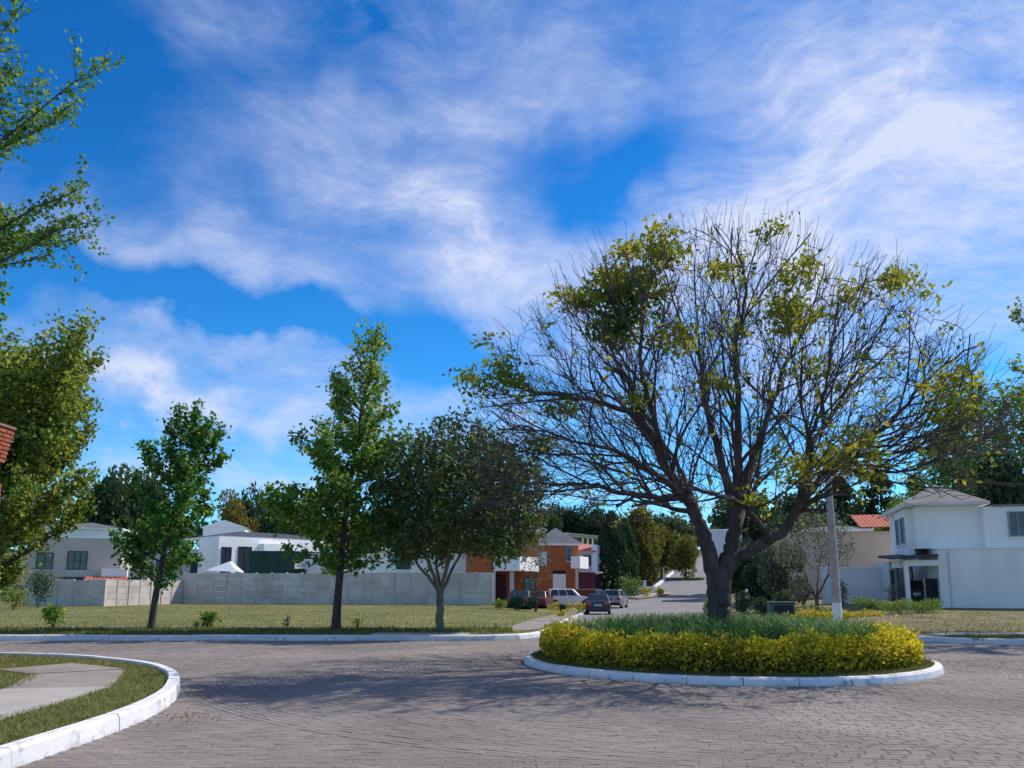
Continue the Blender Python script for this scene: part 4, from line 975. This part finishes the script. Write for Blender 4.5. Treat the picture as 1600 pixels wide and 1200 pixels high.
# ------------------------------------------------------------------ concrete panel walls
def panel_wall(name, p0, p1, h, bay, rows, label, cat='wall', ph=.0):
    p0, p1 = Vector(p0), Vector(p1); L = (p1-p0).length; n = max(1, round(L/bay)); t = (p1-p0)/L
    root = empty(name, (p0.x, p0.y, 0), math.atan2(t.y, t.x), label=label, cat=cat)
    b = L/n; pan = MB().box(-b/2+.07, b/2-.07, -.03, .03, .008, h/rows-.008).mesh('panel', M['panel'], .006); post = MB().box(-.075, .075, -.075, .075, -.3, h+.05).mesh('post', M['panel'], .01)
    R_ = random.Random(n)
    for k in range(n+1):
        w = p0+t*b*k; zb = Tz(w.x, w.y)+.08
        o = link('post', post, root); o.location = (b*k, 0, zb); o.rotation_euler = (0, R_.gauss(0, .006), 0)
        if k < n:
            step = round((R_.random()-.5)*.1, 3)
            for r in range(rows):
                o = link('panel', pan, root); o.location = (b*(k+.5), R_.uniform(-.012, .012), zb+r*h/rows+step); o.rotation_euler = (R_.gauss(0, .006), 0, R_.gauss(0, .008))
    return root
panel_wall('panel_wall', (gx(285, 65.5), 65.5, 0), (gx(769, 61), 61, 0), 2.45, 1.27, 5, 'long grey precast concrete panel wall behind the lawn')
panel_wall('panel_wall', (gx(165, 58.2), 58.2, 0), (gx(284, 65.3), 65.3, 0), 1.9, 1.15, 4, 'sunlit pale concrete panel wall section behind the smallest street tree')
panel_wall('panel_wall', (gx(40, 59), 59, 0), (gx(164, 58.1), 58.1, 0), 1.9, 1.2, 4, 'shaded concrete panel wall section left of the sunlit one')

# ------------------------------------------------------------------ houses
class House:
    """local frame: x to the right, y away from the street, z up; front faces -y"""
    def __init__(s, name, x, y, rz, label, cat='house', z=None): s.root = empty(name, (x, y, Tz(x, y) if z is None else z), rz, label=label, cat=cat)
    def box(s, name, m, x0, x1, y0, y1, z0, z1, bevel=0, parent=None): return MB().box(x0, x1, y0, y1, z0, z1).build(name, M[m], parent or s.root, bevel)
    def window(s, x, z, w, h, y, nx=2, nz=1, fm='dark_frame', face='front', sill=True, name='window'):
        f, p = MB(), MB(); b = .06
        def put(mb, a0, a1, o0, o1, c0, c1):
            if face == 'front': mb.box(a0, a1, y-o1, y-o0, c0, c1)
            elif face == 'right': mb.box(y+o0, y+o1, a0, a1, c0, c1)
            else: mb.box(y-o1, y-o0, a0, a1, c0, c1)
        x0, x1 = x-w/2, x+w/2
        put(f, x0-b, x0, .002, .08, z-b, z+h+b); put(f, x1, x1+b, .002, .08, z-b, z+h+b)
        put(f, x0, x1, .002, .08, z-b, z); put(f, x0, x1, .002, .08, z+h, z+h+b)
        for k in range(1, nx): xx = x0+w*k/nx; put(f, xx-.025, xx+.025, .024, .065, z, z+h)
        for k in range(1, nz): zz = z+h*k/nz; put(f, x0, x1, .026, .06, zz-.022, zz+.022)
        put(p, x0, x1, .003, .022, z, z+h)
        o = f.build(name, M[fm], s.root); p.build('pane', M['glass'], o)
        if sill: q = MB(); put(q, x0-.12, x1+.12, .002, .13, z-b-.07, z-b-.003); q.build('sill', M['white_wall'], o)
        return o
    def hip(s, m, x0, x1, y0, y1, z, h, ov=.45, th=.16, fascia='white_wall', flat=.0):
        x0 -= ov; x1 += ov; y0 -= ov; y1 += ov
        r = min(x1-x0, y1-y0)/2; ym = (y0+y1)/2; xm = (x0+x1)/2
        if x1-x0 >= y1-y0: a, b = (x0+r, ym, z+th+h), (x1-r, ym, z+th+h)
        else: a, b = (xm, y0+r, z+th+h), (xm, y1-r, z+th+h)
        if (Vector(a)-Vector(b)).length < .02: b = (b[0]+.03, b[1], b[2])
        f = s.box('fascia', fascia, x0, x1, y0, y1, z, z+th)
        e = .04; V = [(x0-e, y0-e, z+th+.003), (x1+e, y0-e, z+th+.003), (x1+e, y1+e, z+th+.003), (x0-e, y1+e, z+th+.003), a, b]
        fs = [(0,1,5,4), (2,3,4,5), (1,2,5), (3,0,4), (3,2,1,0)] if x1-x0 >= y1-y0 else [(0,1,4), (1,2,5,4), (2,3,5), (3,0,4,5), (3,2,1,0)]
        return MB().poly(V, fs).build('roof', M[m], s.root)
    def tiled(s, m, x0, x1, y0, y1, z0, z1, n):
        """lean-to slope of barrel tiles falling towards -y"""
        V, Fc = [], []; k = n*6
        for i in range(k+1):
            x = x0+(x1-x0)*i/k; b = .05*abs(math.sin(math.pi*i/6))
            for j in range(9): t = j/8; V.append((x, y0+(y1-y0)*t, z0+(z1-z0)*t+b+.012*((j*3) % 3)))
        for i in range(k):
            for j in range(8): a = i*9+j; Fc.append((a, a+9, a+10, a+1))
        return MB().poly(V, Fc).build('roof', M[m], s.root)

# white house on the right
d = 42; rz = math.radians(-15); X0 = gx(1469, d)
H = House('white_house', X0, d, rz, 'two-storey white house with a grey hip roof and open garage at the right', z=.42)
H.box('wall', 'stained_wall', 0, 12, 0, 9, -.6, 3.05)                     # garage wing
H.box('coping', 'white_wall', -.05, 12.05, -.05, 9.05, 3.053, 3.13)
H.box('wall', 'white_wall', -.75, 2.4, .9, 8, 3.135, 5.38)              # upper block
H.box('bay', 'white_wall', -1.1, -.753, 1.5, 4.5, 2.6, 5.35)
H.box('wall', 'white_wall', 2.403, 11, .35, 8, 3.135, 5.25)
H.hip('warm_roof', -.9, 2.3, .75, 7.0, 5.39, 1.2, .45, .13)
H.box('flat_roof', 'warm_roof', 2.85, 11.2, .2, 8.2, 5.26, 5.34)
H.window(3.95, 3.72, .75, 1.2, .35, 2, 1, 'grey_frame')
H.window(6.4, 3.72, .9, 1.2, .35, 2, 1, 'grey_frame')
H.window(2.3, 3.5, .75, 1.35, -1.1, 2, 2, 'grey_frame', 'left')
H.window(3.7, 3.5, .6, 1.35, -1.1, 2, 2, 'grey_frame', 'left')
pr = MB().poly([(-2.3,-.5,2.52),(0-.06,-.5,2.66),(-.06,3.5,2.9),(-2.3,3.5,2.75),(-2.3,-.5,2.62),(-.06,-.5,2.78),(-.06,3.5,3.0),(-2.3,3.5,2.87)], BOXF).build('porch_roof', M['dark_roof'], H.root)
H.box('beam', 'white_wall', -1.7, -.03, -.12, .12, 2.2, 2.5)
H.box('beam', 'white_wall', -2.15, -1.42, .2, .42, 2.1, 2.5)
H.box('column', 'white_wall', -1.65, -1.44, -.1, .14, -.5, 2.5)
H.box('column', 'dark_frame', -2.0, -1.93, .0, .08, -.5, 2.1)
H.box('back_wall', 'grey_tan', -1.75, -.03, 7.8, 8.2, -.5, 2.55)
H.box('side_wall', 'pale_wall', -2.0, -1.75, 2.0, 8.2, -.5, 2.5)
H.box('door', 'green_screen', -1.6, -.1, 5.6, 5.66, 1.0, 2.3)
H.window(-1.875, .1, .2, 1.9, 2.0, 1, 2, 'grey_frame', sill=False)
H.box('gate', 'dark', -.62, -.04, .3, .36, -.5, 1.55)
H.box('gate_post', 'grey_frame', -.70, -.64, .26, .36, -.5, 1.6)
MB().cyl((.5,-.05,-.5), (.5,-.05,3.0), .04, .04, 8).build('downpipe', M['pale_wall'], H.root)
H.box('meter_box', 'grey_frame', 5.2, 5.55, -.09, -.003, .6, 1.1)
H.box('gutter', 'pale_wall', -1.35, 2.75, .18, .27, 5.40, 5.50)
# tan house
d = 55; H = House('tan_house', gx(1330, d), d, math.radians(-14), 'tan house with a red tile roof edge between the power pole and the white house')
H.box('wall', 'tan_wall', -4.2, 3.6, 0, 8, -.6, 4.6)
H.box('eave', 'white_wall', -2.8, 1.6, -.35, 8.2, 4.603, 4.78)
H.hip('grey_roof', -2.6, 1.5, 0, 8, 4.783, .35, .2, .05)
H.tiled('red_tile', .75, 5.2, -.6, 3.5, 4.83, 6.0, 16)
H = House('garden_wall', gx(1350, 47), 47, math.radians(-14), 'pale blue-grey garden wall in front of the tan house', 'wall')
H.box('wall', 'pale_wall', -2.3, 2.6, 0, .2, -.6, 2.15); H.box('coping', 'white_wall', -2.33, 2.63, -.03, .23, 2.153, 2.2)
H = House('low_house', gx(1225, 62), 62, math.radians(-10), 'low house with red tile roof seen behind the grey garden tree')
H.box('wall', 'pale_wall', -2.2, 2.6, 0, 6, -.6, 2.9); H.tiled('red_tile', -.6, 3.0, -.5, 2.2, 2.85, 3.9, 10); H.box('wall', 'white_wall', -2.6, -.7, .4, 4, 2.903, 3.9)
H.window(1.2, 1.0, 1.1, 1.1, 0, 2, 1)
H = House('grey_house', gx(1128, 90), 90, math.radians(-14), 'pale grey house seen through the fork of the bare tree')
H.box('wall', 'pale_wall', -1.2, 2.4, 0, 2.5, -1, 7.6); H.box('parapet', 'white_wall', -1.25, 2.45, -.05, 2.55, 7.603, 7.75); H.window(.9, 4.8, 1.0, 1.2, 0)
# left: modern white house
d = 76; H = House('modern_house', gx(338, d), d, math.radians(47), 'modern white house with dark framed windows and a dark low roof', z=.45)
H.box('wall', 'white_wall', 0, 14.5, 0, 4, -.6, 5.75)
H.box('bay', 'white_wall', 4.2, 7.6, -.9, -.003, -.6, 5.3)
H.hip('dark_roof', .5, 13.0, .4, 7.5, 5.76, .75, .3, .18)
H.window(9.6, 3.5, 3.2, 1.15, 0, 4, 1); H.window(13.0, 3.4, 1.6, .6, 0, 2, 1, sill=False)
H.window(2.7, 2.4, 1.3, 2.5, 0, 2, 2, sill=False); H.window(.8, 1.8, .9, 3.0, 0, 2, 3, sill=False)
H.box('slab', 'white_wall', -.8, 7.8, -1.6, -.905, 1.7, 2.1)
H = House('white_gable', gx(352, 100), 100, math.radians(12), 'white gable wall peeking over the modern white house', 'house')
H.box('wall', 'white_wall', -3.0, 2.0, 0, 7, -1, 7.7); MB().poly([(-3.2,-.2,7.7),(2.2,-.2,7.7),(-.5,-.2,8.6),(-3.2,7,7.7),(2.2,7,7.7),(-.5,7,8.6)], [(0,1,2),(4,3,5),(1,4,5,2),(3,0,2,5),(0,3,4,1)]).build('roof', M['white_wall'], H.root)
d = 71; H = House('long_white_house', gx(468, d), d, math.radians(3), 'long plain white house wall rising behind the concrete panel wall')
H.box('wall', 'white_wall', 0, 16.6, 0, 8, -.6, 4.15); H.box('coping', 'white_wall', -.05, 16.65, -.05, 8.05, 4.153, 4.25); H.window(9, 2.9, 1.2, .7, 0, 2); H.window(3.6, 2.9, 1.2, .7, 0, 2)
# grey-tan house
d = 74; H = House('grey_tan_house', gx(186, d), d, math.radians(18), 'grey-tan house with a small orange awning roof, left of the smallest street tree')
H.box('wall', 'grey_tan', -7.5, 0, 0, 7, -.6, 5.6); H.box('parapet', 'white_wall', -7.55, .05, -.05, 7.05, 5.603, 5.8); H.box('wall', 'pink_wall', .003, 2.2, 1.0, 6, -.6, 2.9)
H.window(-3.6, 2.75, 1.5, 1.6, 0, 3, 2); H.window(-6.2, 2.8, 1.2, 1.4, 0, 2, 2); H.window(2.6, 2.4, 1.2, 1.6, 0, 2, 1, 'grey_frame', 'right')
H.box('balcony', 'grey_tan', -5.2, -.2, -1.0, -.003, 2.1, 2.6); H.box('box_room', 'white_wall', -1.3, .8, -1.6, -1.005, 2.12, 2.85)
H.tiled('red_tile', -2.6, .9, -2.6, -1.4, 1.75, 2.1, 10); H.box('roof_slab', 'dark_roof', -4.3, 2.0, -1.395, -1.02, 1.8, 2.05)
H = House('pale_pink_house', gx(212, 86), 86, math.radians(30), 'pale pink house glimpsed through the smallest street tree above the sunlit wall'); H.box('wall', 'pink_wall', 0, 9, 0, 6, -1, 4.6); H.box('parapet', 'white_wall', -.05, 9.05, -.05, 6.05, 4.603, 4.75); H.window(2.5, 2.4, 1.2, 1.2, 0); H.window(6, 2.4, 1.2, 1.2, 0)
H = House('white_house', gx(150, 92), 92, math.radians(14), 'white house whose top shows between leaves above the grey-tan house'); H.box('wall', 'white_wall', -6, 2, 0, 8, -1, 7.2); H.hip('grey_roof', -6, 2, 0, 8, 7.2, .9); H.window(-.5, 5, 1.2, 1.2, 0)
# screen and canopy behind the wall
s_ = empty('green_screen', (gx(423, 68), 68, Tz(gx(423, 68), 68)), label='dark green sheet screen standing above the panel wall', cat='screen')
for q in range(3): MB().box(-1.9+q*1.265, -.645+q*1.265, -.03, .03, .3, 4.4).build('panel', M['green_screen'], s_)
for q in range(4): MB().box(-1.935+q*1.265, -1.875+q*1.265, .04, .10, -.2, 4.45).build('post', M['dark_frame'], s_)
MB().box(1.92, 2.8, .1, .7, .2, 2.9).build('side_panel', M['dark'], s_)
s_ = empty('canopy', (gx(350, 68), 68, Tz(gx(350, 68), 68)), label='small white canvas canopy showing above the panel wall', cat='canopy')
MB().poly([(-1.3,-1,2.75),(1.3,-1,2.62),(1.3,1,2.62),(-1.3,1,2.75),(.45,-.3,3.5),(.45,.3,3.5)], [(0,1,4),(1,2,5,4),(2,3,5),(3,0,4,5),(3,2,1,0)]).build('canvas', M['canvas'], s_)
for a, b_ in ((-1.2,-.9),(1.2,-.9),(1.2,.9),(-1.2,.9)): MB().cyl((a, b_, -.2), (a, b_, 2.68), .03).build('leg', M['grey_frame'], s_)
# brick houses in the middle
d = 66; H = House('brick_house', gx(770, d), d, math.radians(8), 'orange brick house with a white balcony and maroon garage, behind the round olive tree')
H.box('wall', 'brick_wall', -1.7, 0, 0, 8, -.6, 6.0); H.box('wall', 'brick_wall', .003, 4.1, 1.6, 8, -.6, 5.8); H.hip('grey_roof', -1.7, 4.0, 0, 8, 6.0, 1.6)
b_ = H.box('balcony', 'white_wall', 0, 3.6, -1.2, 1.2, 2.75, 3.9); b_.location = (1.0, -.9, 0); b_.rotation_euler = (0, 0, math.radians(55)); H.box('column', 'pink_wall', 1.35, 1.68, -.5, -.18, -.6, 2.75); H.box('garage_door', 'maroon', .1, 1.3, 1.5, 1.597, -.6, 2.5)
H.box('pillar', 'pink_wall', .01, .16, -.5, -.2, -.6, 2.75); H.window(3.3, 1.0, .9, 1.2, 1.6, 2, 1); H.window(1.6, 4.0, 1.4, 1.3, 1.6, 2, 1)
d = 82; H = House('brick_house', gx(851, d), d, math.radians(4), 'orange brick house with a steep grey hip roof behind the white parked car')
H.box('wall', 'brick_wall', -.6, 3.5, 0, 8, -.6, 5.3); H.hip('grey_roof', -.7, 3.5, 0, 6, 5.3, 1.75, .35, .2)
H.window(2.55, 3.75, .6, 1.4, 0, 1, 2, 'grey_frame'); H.box('garage_door', 'white_wall', .85, 2.15, -.09, -.003, -.6, 2.4); H.box('lintel', 'dark', .85, 2.15, -.12, -.003, 2.43, 2.75)
H.box('porch', 'pale_wall', -.9, .1, -1.2, -.003, 3.2, 4.6); b_ = H.box('balcony', 'white_wall', 0, 2.4, -.4, .6, 2.95, 4.15); b_.location = (3.1, -1.1, 0); b_.rotation_euler = (0, 0, math.radians(60)); H.box('column', 'pink_wall', 3.05, 3.3, -.9, -.6, -.6, 2.95); H.box('garage_door', 'maroon', 3.52, 5.2, .2, .3, -.6, 2.6)
d = 96; H = House('pink_roofed_house', gx(905, d), d, math.radians(6), 'pale house with a pinkish red roof beside the dark cypress')
H.box('wall', 'pink_wall', -.8, 1.7, 0, 3.5, -1, 4.72); MB().poly([(-2,-.4,4.75),(2.0,-.4,4.75),(2.0,4,5.75),(-2,4,5.75),(-2,-.4,4.87),(2.0,-.4,4.87),(2.0,4,5.87),(-2,4,5.87)], BOXF).build('roof', M['pink_roof'], H.root)
b_ = H.box('gable_wall', 'white_wall', 0, 3, -.3, .3, -1, 5.6); b_.location = (1.8, -.2, 0); b_.rotation_euler = (0, 0, math.radians(62)); H.box('balcony', 'white_wall', -.3, 2.6, -1.4, -.503, 2.2, 2.4); H.box('garage_door', 'dark', .7, 2.6, -.6, -.503, -1, 2.1); H.window(1.0, 3.1, .8, 1.2, 0, 2)
d = 190; x_ = gx(914, d); H = House('yellow_house', x_, d, math.radians(52), 'pale yellow house with a row of dark arched windows up on the hill')
H.box('wall', 'yellow_wall', -6.0, 6.0, 0, 3, -2, gz(836, d)-Tz(x_, d)); H.hip('warm_roof', -6.0, 6.0, 0, 5, gz(836, d)-Tz(x_, d), .35, .3, .12)
zw = gz(848.5, d)-Tz(x_, d)
for xx in (-4.6, -2.2, .4, 2.6, 4.8): H.window(xx, zw, 2.0 if xx < 0 else 1.2, 1.1, 0, 1, 1, sill=False)

# brick gate pillar at the left edge
d = 14; xR = gx(11, d)-.66
pil = empty('brick_pillar', (xR-.31, d+.31, .115), label='red brick pillar with a flared brick cap at the left edge', cat='pillar')
MB().box(-.285, .285, -.285, .285, -.1, 3.28).build('core', M['mortar'], pil); MB().box(-.22, .22, -.22, .22, 3.281, 3.66).build('neck', M['grey_frame'], pil)
bk = MB().box(-.112, .112, -.052, .052, 0, .064).mesh('brick', M['brick'], .005)
def course(z, hw, odd):
    n = max(2, round(2*hw/.235)); st = (2*hw-.104)/n if True else 0
    for side in range(4):
        a = side*math.pi/2; c, s = math.cos(a), math.sin(a)
        for q in range(n):
            u = -hw+.104*(odd % 2)+st*(q+.5)+0; v = -hw+.052
            o = link('brick', bk, pil); o.location = (u*c-v*s, u*s+v*c, z+random.uniform(-.002, .002)); o.rotation_euler = (0, 0, a+random.gauss(0, .006)); o.scale = ((st-.012)/.224, 1, 1)
random.seed(4); z = 1.9; k = 0
MB().box(-.305, .305, -.305, .305, -.1, 1.895).build('plinth', M['brick'], pil, .01)
while z < 3.22: course(z, .31, k); z += .076; k += 1
z = 3.66; k = 0
MB().box(-.30, .30, -.30, .30, 3.665, 4.28).build('cap_core', M['mortar'], pil)
while z < 4.24: course(z, 0.318+.011*k, k); z += .076; k += 1
MB().box(-.415, .415, -.415, .415, 4.285, 4.34).build('cap_top', M['mortar'], pil, .01)

# ------------------------------------------------------------------ pole, wire, utility box, bins, posts
d = 29; x_ = gx(1306, d); z0 = Tz(x_, d)
pole = empty('power_pole', (x_, d, z0), label='grey concrete power pole with a white painted base, right of the island tree', cat='pole'); pole.rotation_euler = (0, math.radians(-.4), 0)
MB().cyl((0,0,-.2), (0,0,1.0), .162, .155, 16).build('painted_base', M['white_post'], pole, smooth=False)
MB().cyl((0,0,1.002), (0,0,6.4), .153, .11, 16).build('shaft', M['concrete'], pole, smooth=False)
MB().cyl((-.06,.1,.2), (-.06,.1,.21), .01, .01, 6).cyl((.155,0,.9), (.12,0,4.6), .016, .016, 6).build('conduit', M['grey_frame'], pole)
MB().box(-.9, .9, -.06, .06, 5.55, 5.67).build('crossarm', M['concrete'], pole, .01)
for xx in (0.3, .8): MB().cyl((xx, 0, 5.672), (xx, 0, 5.84), .045, .03, 8).build('insulator', M['dark_frame'], pole)
tb = Tubes(); 
for sx, ex, ey, ez in ((.8, 45, 34, 6.8),):
    a = np.array([x_+sx, d, z0+5.85]); b_ = np.array([ex, ey, ez]); t = np.linspace(0, 1, 24)[:, None]; L = a+(b_-a)*t; L[:, 2] -= (1.0*4*t*(1-t))[:, 0]; tb.add(L, np.full(24, .011), 4)
tb.build('power_line', M['wire'], label='thin black power line strung from the concrete pole', cat='wire')
d = 31.5; x_ = gx(1218, d); ub = empty('utility_box', (x_, d, Tz(x_, d)+.1), math.radians(-8), label='dark green utility box on the grass behind the island', cat='utility box')
MB().box(-.46, .46, -.35, .35, -.1, .86).build('cabinet', M['box_green'], ub, .015); MB().box(-.49, .49, -.39, .39, .862, .92).build('lid', M['box_green'], ub, .015)
MB().box(-.30, .40, -.372, -.353, .05, .78).build('door', M['dark'], ub, .004); MB().box(.02, .08, -.39, -.374, .44, .53).build('latch', M['rim'], ub)
d = 56; x_ = gx(879, d); b_ = empty('litter_bin', (x_, d, Tz(x_, d)+.1), label='dark litter bin standing in the low yellow hedge by the white car', cat='bin')
MB().cyl((0,0,0), (0,0,.55), .2, .25, 12).build('body', M['dark'], b_); MB().cyl((0,0,.552), (0,0,.64), .27, .12, 12).build('lid', M['car_trim'], b_)
d = 96; x_ = gx(1007, d); b_ = empty('gate_post', (x_, d, Tz(x_, d)), label='white square post beside the yellow bush on the far street', cat='post')
MB().box(-.2, .2, -.2, .2, -.1, 1.75).build('shaft', M['white_post'], b_, .01); MB().box(-.24, .24, -.24, .24, 1.752, 1.85).build('cap', M['white_post'], b_, .01)
d = 100; x_ = gx(1000, d); H = House('low_wall', x_, d, math.radians(12), 'low pale wall along the grass by the far street bend', 'wall'); H.box('wall', 'pale_wall', -2.5, 2.0, 0, .25, -.3, .9); H.box('coping', 'white_wall', -2.55, 2.05, -.04, .29, .903, .97)
d = 45; x_ = gx(1166, d); b_ = empty('garden_lamp_post', (x_, d, Tz(x_, d)), label='dark garden post hung with four white globes, right of the forked trunk', cat='garden post')
MB().cyl((0,0,-.1), (0,0,1.65), .03, .03, 8).build('shaft', M['dark_frame'], b_)
for q in range(4): MB().cyl((0,0,.35+q*.36), (0,0,.44+q*.36), .06, .09, 10).cyl((0,0,.44+q*.36), (0,0,.53+q*.36), .09, .05, 10).build('globe', M['white_post'], b_)
# street median
x_ = gx(1072, 130); V = [(x_+3.0*math.cos(t), 130+2.4*math.sin(t)+0, Tz(x_, 130)+.25) for t in np.linspace(0, 2*math.pi, 25)[:-1]]
MB().poly(V+[(a, b_, c-.5) for a, b_, c in V], [tuple(range(24))]+[(q+24, (q+1) % 24+24, (q+1) % 24, q) for q in range(24)]).build('median', M['turf'], kind='structure')

# ------------------------------------------------------------------ cars
def paint(name, c): return mat(name, c, .28, .03, 1, spec=.6)
def car(name, x, y, rz, label, paint_, suv, group='cars parked at the brick houses'):
    root = empty(name, (x, y, Tz(x, y)), rz, label=label, cat='car', group=group)
    L, W = (4.45, 1.78) if suv else (4.5, 1.74); belt, roof = (1.02, 1.66) if suv else (.93, 1.43)
    if suv: pr = [(-2.22,.38),(-2.24,.62),(-2.2,.98),(-2.12,1.03),(.9,1.03),(1.95,.93),(2.18,.80),(2.24,.55),(2.18,.32),(1.9,.24),(-1.9,.24)]; cb, ct = (-2.12, 1.0), (-1.82, .30)
    else: pr = [(-2.22,.36),(-2.26,.60),(-2.2,.90),(-2.05,.97),(-1.4,.98),(.95,.94),(1.95,.80),(2.2,.66),(2.25,.48),(2.18,.30),(1.9,.22),(-1.9,.22)]; cb, ct = (-1.72, 1.0), (-1.02, .28)
    hw = W/2; V, Fc = [], []; n = len(pr); sl = [(-hw, .93), (-hw*.95, 1), (-hw*.5, 1.012), (hw*.5, 1.012), (hw*.95, 1), (hw, .93)]; cz = .62
    for yy, s in sl: V += [(px*(s if abs(px) > 1.5 else 1), yy, cz+(pz-cz)*s) for px, pz in pr]
    for q in range(5):
        for r in range(n): a = q*n+r; b = q*n+(r+1) % n; Fc.append((a, b, b+n, a+n))
    Fc += [tuple(range(n)), tuple(5*n+n-1-r for r in range(n))]
    body = MB().poly(V, [f[::-1] for f in Fc]).build('body', paint_, root, .02)
    wb, wt = hw*.93, hw*.74; zb = belt-.04
    c = [Vector(p) for p in ((cb[0],-wb,zb),(cb[1],-wb,zb),(cb[1],wb,zb),(cb[0],wb,zb),(ct[0],-wt,roof),(ct[1],-wt,roof),(ct[1],wt,roof),(ct[0],wt,roof))]
    MB().hexa(c).build('cabin', paint_, root, .03)
    def pane(nm, q, m0, m1, n0, n1):
        a = [q[0].lerp(q[1], m0).lerp(q[3].lerp(q[2], m0), n0), q[0].lerp(q[1], m1).lerp(q[3].lerp(q[2], m1), n0), q[0].lerp(q[1], m1).lerp(q[3].lerp(q[2], m1), n1), q[0].lerp(q[1], m0).lerp(q[3].lerp(q[2], m0), n1)]
        nr = (a[1]-a[0]).cross(a[3]-a[0]).normalized(); MB().slab(a, nr, .012).build(nm, M['car_glass'], root)
    pane('windscreen', (c[1], c[2], c[6], c[5]), .08, .92, .14, .9); pane('rear_window', (c[3], c[0], c[4], c[7]), .09, .91, .16 if not suv else .25, .9)
    for q in ((c[0], c[1], c[5], c[4]), (c[2], c[3], c[7], c[6])):
        f = q[0] is c[2]
        for m0, m1 in ((.10, .34), (.37, .62), (.65, .90)): pane('side_window', q, m0, m1, .14, .88)
    for sx in (-1.36, 1.36):
        for sy in (-1, 1):
            MB().cyl((sx, sy*(hw-.20), .33), (sx, sy*(hw+.004), .33), .40, .40, 16).build('wheel_arch', M['car_trim'], root)
            w = MB().cyl((sx, sy*(hw-.19), .32), (sx, sy*(hw+.012), .32), .32, .31, 18).build('wheel', M['tyre'], root)
            MB().cyl((sx, sy*(hw+.013), .32), (sx, sy*(hw+.022), .32), .20, .17, 12).build('rim', M['rim'], w)
            if sx > 0: MB().box(.72, .86, sy*(wb+.10)-.09, sy*(wb+.10)+.09, belt+.0, belt+.14).build('mirror', paint_, root, .02)
    for sy in (-1, 1):
        MB().box(-2.285, -2.17, sy*.63-.20, sy*.63+.20, .68 if not suv else .74, .86 if not suv else 1.0).build('tail_light', M['tail'], root, .02)
        MB().box(2.06, 2.235, sy*.62-.18, sy*.62+.18, .60, .76).build('headlight', M['head'], root, .02)
    MB().box(-2.292, -2.20, -.26, .26, .60, .74).build('number_plate', M['plate'], root, .005)
    MB().box(-2.31, -2.12, -hw*.88, hw*.88, .30, .50).build('rear_bumper', M['car_trim'] if suv else paint_, root, .03); MB().box(2.12, 2.285, -hw*.86, hw*.86, .28, .47).build('front_bumper', M['car_trim'] if suv else paint_, root, .03)
    if suv:
        for sy in (-1, 1): MB().box(-1.5, .1, sy*wt*.86-.02, sy*wt*.86+.02, roof-.005, roof+.04).build('roof_rail', M['rim'], root, .008)
    return root
PI = math.pi
sedan_p, grey_p, white_p, dk_p, red_p = paint('dark_blue_car_paint', (.015,.02,.035)), paint('silver_grey_car_paint', (.22,.25,.28)), paint('white_car_paint', (.72,.74,.77)), paint('black_car_paint', (.02,.022,.028)), paint('pinkish_red_car_paint', (.10,.018,.028))
car('sedan', gx(938, 57), 58.5, PI/2-.12, 'dark sedan seen from behind with two red tail lights, nearest car in the street', sedan_p, False)
car('parked_car', gx(965.5, 74), 76, PI/2-.30, 'silver grey car parked just beyond the dark sedan', grey_p, True)
car('parked_car', gx(889, 73), 73, .06, 'white car parked side-on before the brick house garage', white_p, True)
car('parked_car', gx(910, 76), 76, PI/2+.9, 'black car parked partly hidden behind the white one', dk_p, True)
car('parked_car', gx(843, 66), 66, PI/2-.2, 'dark red car half hidden behind the spindly tree', red_p, False)
car('parked_car', gx(814, 62), 62, PI/2-.1, 'black car in front of the maroon garage behind the blue-green bushes', dk_p, False)
car('parked_car', gx(1440, 46.2), 46.2, -PI/2-.30, 'dark car parked inside the open garage of the white house', dk_p, False, group=None)
